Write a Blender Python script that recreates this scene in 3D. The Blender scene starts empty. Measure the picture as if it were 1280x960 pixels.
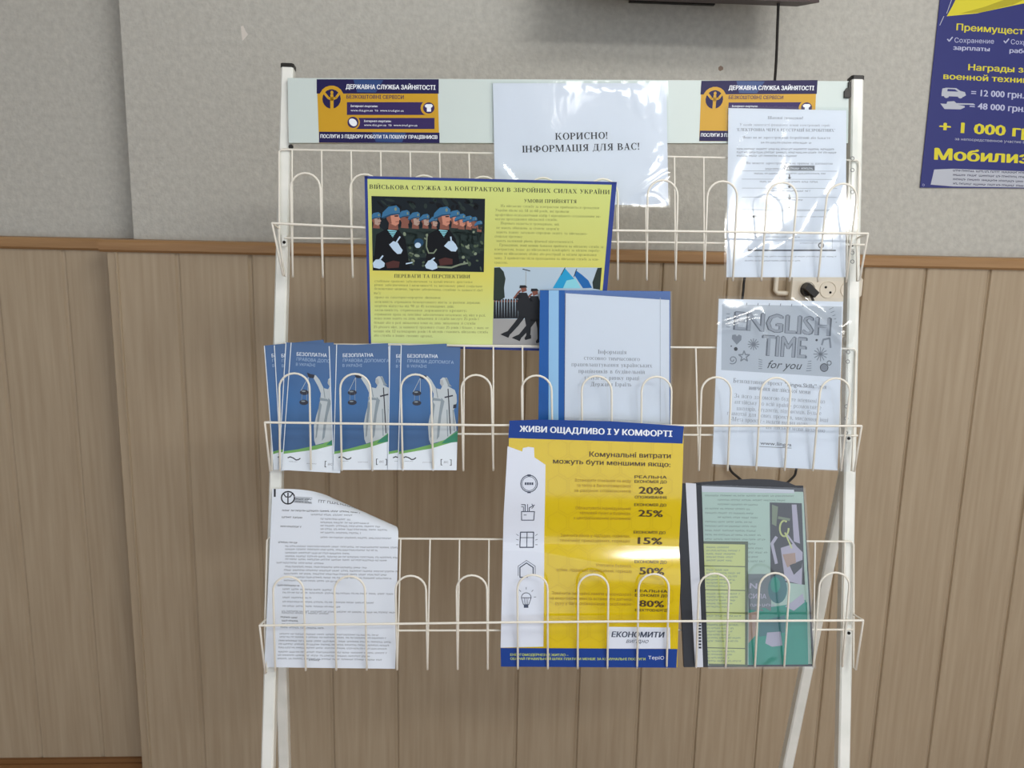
import bpy, math, random
from mathutils import Vector, Matrix
from mathutils.geometry import tessellate_polygon

# ------------------------------------------------------------------ camera, light, exposure
SC = bpy.context.scene
COL = SC.collection
rad = math.radians
F = 1000.0                                   # focal length in photo pixels (1280 wide)
YAW, PITCH, ROLL = rad(2.965), rad(10.385), rad(1.238)
CAM = Vector((0.0, -1.97, 1.515))
FWD = Vector((math.sin(YAW)*math.cos(PITCH), math.cos(YAW)*math.cos(PITCH), -math.sin(PITCH)))
_r = Vector((math.cos(YAW), -math.sin(YAW), 0)); _u = _r.cross(FWD)
RGT = _r*math.cos(ROLL) + _u*math.sin(ROLL)
UPV = -_r*math.sin(ROLL) + _u*math.cos(ROLL)
cd = bpy.data.cameras.new('camera'); cam = bpy.data.objects.new('camera', cd); COL.objects.link(cam)
cd.sensor_width = 36; cd.lens = F/1280*36; cd.clip_start = 0.02; cd.clip_end = 60
cam.matrix_world = Matrix(((RGT.x, UPV.x, -FWD.x, CAM.x), (RGT.y, UPV.y, -FWD.y, CAM.y),
                           (RGT.z, UPV.z, -FWD.z, CAM.z), (0, 0, 0, 1)))
SC.camera = cam
SC.view_settings.view_transform = 'Standard'; SC.view_settings.look = 'None'
SC.view_settings.gamma = 1; SC.view_settings.use_curve_mapping = False
SC.view_settings.exposure = 0.24
w = bpy.data.worlds.new('world'); SC.world = w; w.use_nodes = True
w.node_tree.nodes['Background'].inputs[0].default_value = (0.80, 0.88, 1.0, 1)
w.node_tree.nodes['Background'].inputs[1].default_value = 1.12

def area(name, loc, target, sx, sy, power, color):
    l = bpy.data.lights.new(name, 'AREA'); l.shape = 'RECTANGLE'; l.size = sx; l.size_y = sy
    l.energy = power; l.color = color
    o = bpy.data.objects.new(name, l); COL.objects.link(o); o.location = loc
    o.rotation_euler = (Vector(target)-Vector(loc)).to_track_quat('-Z', 'Y').to_euler()
    return o
area('ceiling_light_near', (0.75, -1.70, 2.82), (0.35, -0.5, 1.0), 1.2, 0.45, 15, (1.0, 0.985, 0.95))
area('ceiling_light_far', (1.30, -3.25, 2.82), (0.30, -0.6, 1.1), 1.3, 0.20, 27, (1.0, 0.985, 0.95))
area('window_daylight', (2.75, -3.1, 1.35), (0.2, -.2, 0.9), 1.8, 1.7, 15, (0.92, 0.96, 1.0))

# ------------------------------------------------------------------ pixel rays onto real planes
def ray(px, py):
    return (FWD*F + RGT*(px-640) - UPV*(py-480)).normalized()
def on_y(px, py, y):                         # a photo pixel on the vertical plane at depth y
    d = ray(px, py); return CAM + d*((y-CAM.y)/d.y)
RY, LEAN = rad(-1.72), rad(10.9)             # the rack's turn and its lean
RU = Vector((math.cos(RY), math.sin(RY), 0))
RB = Vector((-math.sin(RY), math.cos(RY), 0))
RV = Vector((0, 0, 1))*math.cos(LEAN) + RB*math.sin(LEAN)
RN = RU.cross(RV)                            # towards the viewer
P0 = CAM + FWD*1.36
def R(px, py, d=0.0):                        # a photo pixel on the rack plane, d metres in front of its posts
    r = ray(px, py); return CAM + r*((P0+RN*d-CAM).dot(RN)/r.dot(RN))

# ------------------------------------------------------------------ materials
def lin(c):
    c = c/255.0
    return c/12.92 if c <= .04045 else ((c+.055)/1.055)**2.4
KALB = 1.22
def rgb(r, g, b, k=None):
    k = KALB if k is None else k
    return tuple(min(.93, lin(v)*k) for v in (r, g, b)) + (1,)
MATS = {}
def mat(name, c, rough=.6, spec=.3, coat=0.0, metal=0.0, k=None):
    if name in MATS: return MATS[name]
    m = bpy.data.materials.new(name); m.use_nodes = True
    b = m.node_tree.nodes['Principled BSDF']
    b.inputs['Base Color'].default_value = rgb(*c, k=k)
    b.inputs['Roughness'].default_value = rough; b.inputs['Specular IOR Level'].default_value = spec
    b.inputs['Coat Weight'].default_value = coat; b.inputs['Coat Roughness'].default_value = .12
    b.inputs['Metallic'].default_value = metal
    MATS[name] = m
    return m
def nodes(m): return m.node_tree.nodes, m.node_tree.links, m.node_tree.nodes['Principled BSDF']
def noise_color(m, c1, c2, scale, detail=4, stretch=(1, 1, 1), bump=0.0, bscale=None, lo=.35, hi=.65):
    n, l, b = nodes(m)
    tc = n.new('ShaderNodeTexCoord'); mp = n.new('ShaderNodeMapping'); mp.inputs['Scale'].default_value = stretch
    l.new(tc.outputs['Object'], mp.inputs['Vector'])
    t = n.new('ShaderNodeTexNoise'); t.inputs['Scale'].default_value = scale; t.inputs['Detail'].default_value = detail
    l.new(mp.outputs[0], t.inputs['Vector'])
    r = n.new('ShaderNodeValToRGB'); r.color_ramp.elements[0].position = lo; r.color_ramp.elements[1].position = hi
    r.color_ramp.elements[0].color = rgb(*c1); r.color_ramp.elements[1].color = rgb(*c2)
    l.new(t.outputs['Fac'], r.inputs[0]); l.new(r.outputs[0], b.inputs['Base Color'])
    if bump:
        t2 = n.new('ShaderNodeTexNoise'); t2.inputs['Scale'].default_value = bscale or scale; t2.inputs['Detail'].default_value = 5
        l.new(mp.outputs[0], t2.inputs['Vector'])
        bp = n.new('ShaderNodeBump'); bp.inputs['Strength'].default_value = bump; bp.inputs['Distance'].default_value = .004
        l.new(t2.outputs['Fac'], bp.inputs['Height']); l.new(bp.outputs[0], b.inputs['Normal'])
    return r
def ramp_uv(m, stops, axis='Y'):             # a printed colour that changes along the sheet
    n, l, b = nodes(m)
    uv = n.new('ShaderNodeUVMap'); sp = n.new('ShaderNodeSeparateXYZ'); l.new(uv.outputs[0], sp.inputs[0])
    r = n.new('ShaderNodeValToRGB'); e = r.color_ramp.elements
    while len(e) < len(stops): e.new(.5)
    for i, (p, c) in enumerate(stops): e[i].position = p; e[i].color = rgb(*c)
    l.new(sp.outputs[axis], r.inputs[0]); l.new(r.outputs[0], b.inputs['Base Color'])
    return m

M_wallpaper = mat('embossed_wallpaper', (170, 163, 157), .85, .15)
noise_color(M_wallpaper, (170, 168, 161), (184, 182, 174), 70, 8, (1, 1, 1), .5, 150, .3, .7)
M_panel = mat('wood_laminate_panel', (152, 134, 115), .5, .3)
noise_color(M_panel, (155, 138, 115), (167, 151, 128), 9, 10, (9, 9, .4), .03, 60, .3, .7)
M_trim = mat('wood_trim', (150, 110, 72), .45, .35)
noise_color(M_trim, (138, 104, 68), (158, 124, 86), 6, 6, (.6, 8, 10))
M_base = mat('dark_wood_baseboard', (120, 84, 50), .45, .35)
M_floor = mat('floor_linoleum', (160, 132, 104), .5, .3)
M_ceil = mat('ceiling_white', (205, 203, 198), .9, .1)
M_white = mat('white_powder_coat', (216, 217, 210), .38, .45)
noise_color(M_white, (208, 210, 203), (222, 222, 216), 14, 3)
M_wire = mat('cream_coated_wire', (220, 216, 205), .4, .4)
M_cap = mat('black_plastic', (34, 32, 30), .45, .4)
M_bolt = mat('steel_bolt', (110, 108, 104), .35, .5, metal=.6)
M_board = mat('header_board_white', (186, 197, 194), .4, .4)
M_paper = mat('white_paper', (207, 213, 222), .7, .2)
M_gpaper = mat('glossy_white_paper', (210, 217, 224), .3, .5)

def film(name, rough, base, edge, bump=0.0, bscale=20, stretch=(1, 1, 1)):
    m = bpy.data.materials.new(name); m.use_nodes = True
    n, l = m.node_tree.nodes, m.node_tree.links; n.clear()
    out = n.new('ShaderNodeOutputMaterial'); mx = n.new('ShaderNodeMixShader')
    tr = n.new('ShaderNodeBsdfTransparent'); tr.inputs[0].default_value = (.97, .985, .99, 1)
    gl = n.new('ShaderNodeBsdfGlossy'); gl.inputs['Roughness'].default_value = rough
    lw = n.new('ShaderNodeLayerWeight'); lw.inputs['Blend'].default_value = .35
    mr = n.new('ShaderNodeMapRange'); mr.inputs['To Min'].default_value = base; mr.inputs['To Max'].default_value = edge
    l.new(lw.outputs['Fresnel'], mr.inputs['Value']); l.new(mr.outputs[0], mx.inputs[0])
    l.new(tr.outputs[0], mx.inputs[1]); l.new(gl.outputs[0], mx.inputs[2]); l.new(mx.outputs[0], out.inputs[0])
    if bump:
        tc = n.new('ShaderNodeTexCoord'); mp = n.new('ShaderNodeMapping'); mp.inputs['Scale'].default_value = stretch
        t = n.new('ShaderNodeTexNoise'); t.inputs['Scale'].default_value = bscale; t.inputs['Detail'].default_value = 2
        l.new(tc.outputs['Object'], mp.inputs[0]); l.new(mp.outputs[0], t.inputs['Vector'])
        bp = n.new('ShaderNodeBump'); bp.inputs['Strength'].default_value = bump; bp.inputs['Distance'].default_value = .01
        l.new(t.outputs['Fac'], bp.inputs['Height']); l.new(bp.outputs[0], gl.inputs['Normal'])
    return m
M_film = film('clear_plastic_film', .10, .035, .6, .06, 26, (1.6, 1.6, .5))
M_cover = film('clear_folder_cover', .12, .07, .6, .05, 8)

# ------------------------------------------------------------------ mesh building
class MB:
    def __init__(s): s.v = []; s.f = []; s.fm = []; s.mats = []; s.uv = {}; s.smooth = set()
    def mi(s, m):
        if m not in s.mats: s.mats.append(m)
        return s.mats.index(m)
    def add(s, vs, fs, m, smooth=False, uvs=None):
        o = len(s.v); s.v += [Vector(p) for p in vs]; k = s.mi(m)
        if uvs:
            for i, q in enumerate(uvs): s.uv[o+i] = q
        for f in fs:
            if smooth: s.smooth.add(len(s.f))
            s.f.append([o+i for i in f]); s.fm.append(k)
    def hexa(s, p, m):                       # eight corners: 0-3 bottom ring, 4-7 top ring
        s.add(p, [(3, 2, 1, 0), (4, 5, 6, 7), (0, 1, 5, 4), (1, 2, 6, 5), (2, 3, 7, 6), (3, 0, 4, 7)], m)
    def box(s, x0, y0, z0, x1, y1, z1, m):
        s.hexa([(x0, y0, z0), (x1, y0, z0), (x1, y1, z0), (x0, y1, z0), (x0, y0, z1), (x1, y0, z1), (x1, y1, z1), (x0, y1, z1)], m)
    def obox(s, c, ax, ay, az, m):           # a box by its centre and three half-axis vectors
        c, ax, ay, az = map(Vector, (c, ax, ay, az))
        s.hexa([c-ax-ay-az, c+ax-ay-az, c+ax+ay-az, c-ax+ay-az, c-ax-ay+az, c+ax-ay+az, c+ax+ay+az, c-ax+ay+az], m)
    def beam(s, a, b, side, wid, dep, m, bev=.0025):   # a rectangular tube with eased edges
        a, b = Vector(a), Vector(b); t = (b-a).normalized(); side = (side-t*side.dot(t)).normalized(); fr = t.cross(side)
        x, y = wid/2, dep/2; c = bev
        pr = [(-x+c, -y), (x-c, -y), (x, -y+c), (x, y-c), (x-c, y), (-x+c, y), (-x, y-c), (-x, -y+c)]
        vs = [a+side*p+fr*q for p, q in pr]+[b+side*p+fr*q for p, q in pr]
        fs = [(i, (i+1) % 8, 8+(i+1) % 8, 8+i) for i in range(8)]+[tuple(range(7, -1, -1)), tuple(range(8, 16))]
        s.add(vs, fs, m)
    def tube(s, pts, r, m, n=8, closed=False):
        pts = [Vector(p) for p in pts]; N = len(pts); vs = []; prev = None
        for i in range(N):
            a = pts[i-1] if (i > 0 or closed) else pts[i]; b = pts[(i+1) % N] if (i < N-1 or closed) else pts[i]
            t = (b-a).normalized()
            if prev is None: prev = t.orthogonal().normalized()
            prev = (prev-t*prev.dot(t)).normalized(); q = t.cross(prev)
            for k in range(n):
                an = 2*math.pi*k/n; vs.append(pts[i]+prev*(r*math.cos(an))+q*(r*math.sin(an)))
        fs = []
        for i in range(N if closed else N-1):
            j = (i+1) % N
            for k in range(n): fs.append((i*n+k, i*n+(k+1) % n, j*n+(k+1) % n, j*n+k))
        s.add(vs, fs, m, True)
        if not closed: s.add(vs[:n], [tuple(range(n-1, -1, -1))], m); s.add(vs[-n:], [tuple(range(n))], m)
    def disc(s, c, nrm, r, h, m, n=24, r2=None):       # a short cylinder standing on c along nrm
        c, nrm = Vector(c), Vector(nrm).normalized(); a = nrm.orthogonal().normalized(); b = nrm.cross(a)
        r2 = r if r2 is None else r2
        vs = [c+a*(r*math.cos(2*math.pi*k/n))+b*(r*math.sin(2*math.pi*k/n)) for k in range(n)]
        vs += [c+nrm*h+a*(r2*math.cos(2*math.pi*k/n))+b*(r2*math.sin(2*math.pi*k/n)) for k in range(n)]
        s.add(vs, [(k, (k+1) % n, n+(k+1) % n, n+k) for k in range(n)]+[tuple(range(n-1, -1, -1)), tuple(range(n, 2*n))], m)
    def build(s, name, parent=None, origin=None):
        me = bpy.data.meshes.new(name); org = Vector(origin) if origin is not None else (ORG.get(parent.name, Vector()) if parent else Vector())
        me.from_pydata([p-org for p in s.v], [], s.f); 
        for m in s.mats: me.materials.append(m)
        for i, p in enumerate(me.polygons):
            p.material_index = s.fm[i]; p.use_smooth = i in s.smooth
        if s.uv:
            ul = me.uv_layers.new(name='UVMap')
            for lp in me.loops: ul.data[lp.index].uv = s.uv.get(lp.vertex_index, (0, 0))
        o = bpy.data.objects.new(name, me); COL.objects.link(o)
        ORG[o.name] = org
        if parent: o.parent = parent
        else: o.location = org
        return o
ORG = {}
def tag(o, label=None, cat=None, group=None, kind=None):
    for k, v in (('label', label), ('category', cat), ('group', group), ('kind', kind)):
        if v: o[k] = v
    return o
def root(name, loc, label, cat, group=None):
    o = bpy.data.objects.new(name, None); COL.objects.link(o); o.location = loc; o.empty_display_size = .05
    ORG[o.name] = Vector(loc)
    return tag(o, label, cat, group)

# ------------------------------------------------------------------ lettering
def _ring(cx, cy, rx, ry, T, t, a0=0, a1=360, n=16):
    P = []; n = max(4, int(n*abs(a1-a0)/360))
    for i in range(n):
        q = []
        for a, inn in ((a0+(a1-a0)*i/n, 0), (a0+(a1-a0)*(i+1)/n, 0), (a0+(a1-a0)*(i+1)/n, 1), (a0+(a1-a0)*i/n, 1)):
            a = rad(a); X, Y = (rx-T, ry-t) if inn else (rx, ry)
            q.append((cx+X*math.cos(a), cy+Y*math.sin(a)))
        P.append(q)
    return P
_SG = {}
def serif_glyph(ch, B):
    key = (ch, B)
    if key in _SG: return _SG[key]
    T, t = (.185, .07) if B else (.135, .06)
    s, st = .075, .05
    low = ch.islower(); C = ch.upper(); P = []
    def box(x0, y0, x1, y1): P.append([(x0, y0), (x1, y0), (x1, y1), (x0, y1)])
    def stem(x, y0=0, y1=1, w=None, b=True, a=True):
        w = w or T; box(x, y0, x+w, y1)
        if b: box(x-s, y0, x+w+s, y0+st)
        if a: box(x-s, y1-st, x+w+s, y1)
    def diag(x0, y0, x1, y1, w): P.append([(x0, y0), (x0+w, y0), (x1+w, y1), (x1, y1)])
    def bowl(x, y0, y1, r): P.extend(_ring(x, (y0+y1)/2, r, (y1-y0)/2, T, t, -90, 90))
    def hb(x0, x1, y): box(x0, y, x1, y+t)
    S0 = .08; adv = None
    if low and C == 'А':
        P.extend(_ring(.27, .3, .24, .3, T*.8, t, 60, 330)); box(.38, .05, .38+T, .75); P.extend(_ring(.33, .72, .22, .28, T*.8, t, 0, 150)); box(.38, 0, .66, .08); adv = .74
    elif low and C == 'Р':
        stem(S0, -.4, 1, b=True, a=False); P.extend(_ring(.38, .5, .34, .52, T, t)); adv = .82
    elif low and C == 'У':
        diag(.32, .05, .06, 1, T); diag(.2, -.4, .62, 1, t); box(0, 1-st, .36, 1); box(.5, 1-st, .78, 1); adv = .78
    elif low and C == 'Ф':
        stem(.42, -.4, 1.35); P.extend(_ring(.51, .5, .48, .5, T, t)); adv = 1.1
    elif low and C == 'Б':
        P.extend(_ring(.4, .45, .36, .47, T, t)); P.extend(_ring(.5, .8, .46, .5, T, .1, 90, 180)); box(.48, 1.2, .72, 1.32); adv = .84
    elif low and C == 'Е':
        P.extend(_ring(.4, .5, .36, .52, T, t, 0, 320)); hb(.12, .74, .48); adv = .82
    elif low and C == 'І' or low and C == 'Ї':
        stem(S0); 
        if C == 'І': P.extend(_ring(S0+T/2, 1.28, .11, .11, .11, .11, n=8))
        else:
            for x in (-.1, .12): P.extend(_ring(S0+T/2+x, 1.28, .09, .09, .09, .09, n=8))
        adv = T+.2
    elif C == 'А':
        diag(.08, 0, .38, 1, t); diag(.56, 0, .3, 1, T); hb(.16, .62, .3); box(0, 0, .24, st); box(.48, 0, .84, st); adv = .86
    elif C == 'Б':
        stem(S0); hb(S0, .64, 1-t); box(.58, .8, .64, 1); bowl(.3, 0, .58, .42); hb(.2, .32, .51); hb(.2, .32, 0); adv = .8
    elif C == 'В':
        stem(S0); bowl(.32, .48, 1, .34); bowl(.32, 0, .55, .42)
        for y in (0, .48, 1-t): hb(.2, .34, y)
        adv = .82
    elif C in 'ГҐ':
        stem(S0); hb(S0, .64, 1-t); box(.58, .76, .64, 1.15 if C == 'Ґ' else 1); adv = .7
    elif C == 'Д':
        diag(.12, 0, .28, 1, t); box(.52, 0, .52+T, 1); hb(.2, .78, 1-t); hb(0, .84, 0); box(0, -.2, .06, .05); box(.78, -.2, .84, .05); adv = .88
    elif C == 'Е':
        stem(S0); hb(S0, .66, 1-t); hb(S0, .52, .48); hb(S0, .7, 0); box(.61, .78, .66, 1); box(.65, 0, .7, .24); box(.47, .4, .52, .62); adv = .78
    elif C == 'Є':
        P.extend(_ring(.46, .5, .4, .52, T, t, 45, 315)); hb(.2, .58, .47); box(.68, .72, .74, 1); adv = .84
    elif C == 'Ж':
        stem(.5); diag(.02, 0, .42, .52, T); diag(.42, .48, .08, 1, t+.03); diag(.98, 0, .6, .52, T); diag(.62, .48, 1.0, 1, t+.03)
        box(0, 0, .24, st); box(.94, 0, 1.2, st); box(0, 1-st, .24, 1); box(.94, 1-st, 1.16, 1); adv = 1.22
    elif C == 'З':
        P.extend(_ring(.3, .75, .32, .27, T, t, -90, 150)); P.extend(_ring(.28, .27, .38, .29, T, t, -150, 90)); adv = .74
    elif C in 'ИЙ':
        stem(S0); stem(.62); diag(.2, .1, .6, .9, t+.02)
        if C == 'Й': P.extend(_ring(.44, 1.32, .2, .2, .08, .08, 190, 350))
        adv = .94
    elif C == 'К':
        stem(S0); diag(.28, .48, .62, 1, t+.03); diag(.62, 0, .34, .58, T); box(.54, 0, .9, st); box(.5, 1-st, .8, 1); adv = .9
    elif C == 'Л':
        diag(.08, 0, .28, 1, t); stem(.56); hb(.2, .7, 1-t); box(0, 0, .2, st); adv = .88
    elif C == 'М':
        stem(S0, w=t); diag(.44, 0, .1, 1, T); diag(.5, 0, .86, 1, t); stem(.86); adv = 1.2
    elif C == 'Н':
        stem(S0); stem(.62); hb(.2, .68, .47); adv = .94
    elif C == 'О':
        P.extend(_ring(.46, .5, .42, .53, T, t)); adv = .92
    elif C == 'П':
        stem(S0); stem(.6); hb(.06, .8, 1-t); adv = .92
    elif C == 'Р':
        stem(S0); bowl(.32, .43, 1, .38); hb(.2, .34, 1-t); hb(.2, .34, .43); adv = .76
    elif C == 'С':
        P.extend(_ring(.46, .5, .42, .53, T, t, 42, 318)); box(.7, .7, .76, 1); adv = .84
    elif C == 'Т':
        stem(.32, a=False); hb(.02, .8, 1-t); box(.02, .76, .08, 1); box(.74, .76, .8, 1); adv = .86
    elif C == 'У':
        diag(.34, .32, .06, 1, T); diag(.2, 0, .66, 1, t); box(0, 1-st, .34, 1); box(.54, 1-st, .82, 1); box(.1, 0, .26, .12); adv = .84
    elif C == 'Ф':
        stem(.42); P.extend(_ring(.51, .52, .48, .34, T, t)); adv = 1.06
    elif C == 'Х':
        diag(.6, 0, .08, 1, T); diag(.1, 0, .66, 1, t); box(0, 0, .26, st); box(.5, 0, .88, st); box(0, 1-st, .34, 1); box(.54, 1-st, .82, 1); adv = .9
    elif C in 'ЦЩ':
        stem(S0); stem(.56, b=False); 
        if C == 'Щ': stem(1.02, b=False)
        e = 1.3 if C == 'Щ' else .84
        hb(.06, e, 0); box(e-.06, -.22, e, .06); adv = e+.06
    elif C == 'Ш':
        stem(S0); stem(.54, b=False); stem(1.0); hb(.06, 1.2, 0); adv = 1.32
    elif C == 'Ч':
        stem(S0, .45, 1, b=False); stem(.58); hb(.1, .66, .42); adv = .9
    elif C == 'Ь':
        stem(S0); bowl(.3, 0, .56, .4); hb(.2, .32, 0); hb(.2, .32, .49); adv = .78
    elif C == 'Ю':
        stem(S0); hb(.2, .5, .47); P.extend(_ring(.8, .5, .36, .53, T, t)); adv = 1.24
    elif C == 'Я':
        stem(.54); P.extend(_ring(.5, .72, .38, .28, T, t, 90, 270)); hb(.48, .62, 1-t); diag(.1, 0, .42, .5, T*.8); box(0, 0, .3, st); adv = .86
    elif C == 'І' or C == 'Ї' or C == 'I':
        stem(S0)
        if C == 'Ї':
            for x in (-.12, .14): P.extend(_ring(S0+T/2+x, 1.2, .09, .09, .09, .09, n=8))
        adv = T+.18
    elif C == '!': P.append([(.1, .3), (.18, .3), (.24, 1), (.04, 1)]); P.extend(_ring(.14, .08, .1, .1, .1, .1, n=8)); adv = .34
    elif C == '.': P.extend(_ring(.12, .07, .09, .09, .09, .09, n=8)); adv = .26
    elif C == ',': P.append([(.06, .12), (.2, .12), (.12, -.18)]); adv = .26
    elif C in '-–': box(.04, .3, .36, .4); adv = .42
    elif C in "’'": box(.05, .72, .13, 1); adv = .2
    elif C in ':;': P.extend(_ring(.12, .07, .09, .09, .09, .09, n=8)); P.extend(_ring(.12, .55, .09, .09, .09, .09, n=8)); adv = .26
    elif C in '()': P.extend(_ring(.4 if C == '(' else -.12, .4, .34, .7, .07, .05, *((130, 230) if C == '(' else (-50, 50)))); adv = .3
    elif C in '"«»“”': box(.05, .7, .12, 1); box(.2, .7, .27, 1); adv = .34
    elif C == '1': stem(.2, a=False); box(.08, .82, .24, .9); adv = .6
    elif C.isdigit():
        if C == '0': P.extend(_ring(.3, .5, .26, .52, T, t))
        elif C == '8': P.extend(_ring(.3, .75, .22, .26, T, t)); P.extend(_ring(.3, .27, .27, .28, T, t))
        elif C == '6': P.extend(_ring(.3, .3, .27, .31, T, t)); P.extend(_ring(.5, .5, .47, .5, T, t, 100, 200))
        elif C == '5': P.extend(_ring(.25, .3, .3, .31, T, t, -140, 110)); box(.12, .5, .18, 1); hb(.12, .5, .92)
        elif C == '2': P.extend(_ring(.28, .7, .26, .31, T, t, -20, 170)); diag(.04, .05, .38, .6, T); hb(.04, .56, 0)
        elif C == '4': box(.34, 0, .34+T, 1); hb(.02, .6, .25); diag(.02, .3, .34, 1, t)
        else: P.extend(_ring(.3, .7, .26, .3, T, t)); box(.42, 0, .5, .7)
        adv = .6
    elif C == ' ': adv = .38
    else: box(.06, 0, .4, .8); adv = .5
    _SG[key] = (P, adv)
    return _SG[key]
def serif_layout(txt, bold, xh=.68):
    x = 0; out = []
    for ch in txt:
        P, a = serif_glyph(ch, bold); k = xh if ch.islower() else 1.0
        if ch == ' ': a = .42; k = 1
        for q in P: out.append([(x+p*k, y*k) for p, y in q])
        x += (a+.03)*k
    return out, x
_TX = {}; _GL = {}
def _fill(loops):
    """fill closed outlines by the non-zero rule, whether or not they overlap"""
    E = [(p, q) for L in loops for p, q in zip(L, L[1:]+L[:1]) if p != q]
    def side(a, b, c): return (b[0]-a[0])*(c[1]-a[1])-(b[1]-a[1])*(c[0]-a[0])
    ys = set()
    for m in range(len(E)):
        p, q = E[m]
        for n in range(m+1, len(E)):
            r, s = E[n]
            if p in (r, s) or q in (r, s): continue
            d1, d2, d3, d4 = side(p, q, r), side(p, q, s), side(r, s, p), side(r, s, q)
            if d1*d2 < 0 and d3*d4 < 0: t = d3/(d3-d4); ys.add(p[1]+(q[1]-p[1])*t)
    if not ys:
        def area(L): return sum(p[0]*q[1]-q[0]*p[1] for p, q in zip(L, L[1:]+L[:1]))
        def inside(p, L):
            k = 0
            for a, b in zip(L, L[1:]+L[:1]):
                if (a[1] > p[1]) != (b[1] > p[1]) and p[0] < a[0]+(b[0]-a[0])*(p[1]-a[1])/(b[1]-a[1]): k += 1
            return k % 2
        sg = area(max(loops, key=lambda L: abs(area(L)))); V = []; F = []
        for L in loops:
            if area(L)*sg <= 0: continue
            G = [L]+[H for H in loops if area(H)*sg < 0 and inside(H[0], L)]; o = len(V)
            V += [p for Q in G for p in Q]
            F += [tuple(o+n for n in t) for t in tessellate_polygon([[Vector((x, y, 0)) for x, y in Q] for Q in G])]
        return V, F
    ys |= {p[1] for L in loops for p in L}; ys = sorted(ys); V = []; F = []
    for y0, y1 in zip(ys, ys[1:]):
        if y1-y0 < 1e-5: continue
        ym = (y0+y1)/2; X = []
        for p, q in E:
            if (p[1] > ym) != (q[1] > ym):
                g = lambda y: p[0]+(q[0]-p[0])*(y-p[1])/(q[1]-p[1])
                X.append((g(ym), g(y0), g(y1), 1 if q[1] > p[1] else -1))
        X.sort(); wn = 0
        for k in range(len(X)):
            if wn == 0: st = X[k]
            wn += X[k][3]
            if wn == 0:
                o = len(V); V += [(st[1], y0), (X[k][1], y0), (X[k][2], y1), (st[2], y1)]; F += [(o, o+1, o+2), (o, o+2, o+3)]
    return V, F
def sans_layout(txt, bold=0.0, shear=0.0):
    key = (txt, shear)
    if key in _TX: return _TX[key]
    c = bpy.data.curves.new('lettering', 'FONT'); c.body = txt; c.size = 1; c.shear = shear
    c.resolution_u = 2; c.fill_mode = 'NONE'
    o = bpy.data.objects.new('lettering', c); COL.objects.link(o)
    dg = bpy.context.evaluated_depsgraph_get(); dg.update()
    me = o.evaluated_get(dg).to_mesh()
    P = [(v.co.x, v.co.y) for v in me.vertices]; par = list(range(len(P)))
    def find(k):
        while par[k] != k: par[k] = par[par[k]]; k = par[k]
        return k
    for e in me.edges: par[find(e.vertices[0])] = find(e.vertices[1])
    o.evaluated_get(dg).to_mesh_clear()
    bpy.data.objects.remove(o); bpy.data.curves.remove(c)
    comp = {}
    for k in range(len(P)): comp.setdefault(find(k), []).append(P[k])
    L = sorted(comp.values(), key=lambda q: min(p[0] for p in q)); groups = []
    for q in L:
        lo, hi = min(p[0] for p in q), max(p[0] for p in q)
        if groups and lo < groups[-1][1]-1e-4: groups[-1][0].append(q); groups[-1][1] = max(groups[-1][1], hi)
        else: groups.append([[q], hi])
    vs = []; fs = []
    for G, _ in groups:
        x0 = min(p[0] for q in G for p in q)
        rel = [[(round(p[0]-x0, 4), round(p[1], 4)) for p in q] for q in G]; k2 = tuple(tuple(q) for q in rel)
        if k2 not in _GL: _GL[k2] = _fill(rel)
        v, f = _GL[k2]; b0 = len(vs); vs += [(p[0]+x0, p[1]) for p in v]; fs += [tuple(b0+n for n in t) for t in f]
    _TX[key] = (vs, fs)
    return vs, fs
CAPH = None

# ------------------------------------------------------------------ sheets and what is printed on them
def homography(src):
    # photo pixel corners TL TR BR BL -> (0,1) (1,1) (1,0) (0,0)
    dst = [(0, 1), (1, 1), (1, 0), (0, 0)]; A = []
    for (x, y), (u, v) in zip(src, dst):
        A.append([x, y, 1, 0, 0, 0, -u*x, -u*y, u]); A.append([0, 0, 0, x, y, 1, -v*x, -v*y, v])
    n = 8
    for i in range(n):
        p = max(range(i, n), key=lambda r: abs(A[r][i])); A[i], A[p] = A[p], A[i]
        q = A[i][i]; A[i] = [e/q for e in A[i]]
        for r in range(n):
            if r != i and A[r][i]:
                k = A[r][i]; A[r] = [e-k*g for e, g in zip(A[r], A[i])]
    h = [A[i][8] for i in range(8)]+[1]
    def f(x, y):
        w = h[6]*x+h[7]*y+h[8]
        return ((h[0]*x+h[1]*y+h[2])/w, (h[3]*x+h[4]*y+h[5])/w)
    return f
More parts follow.
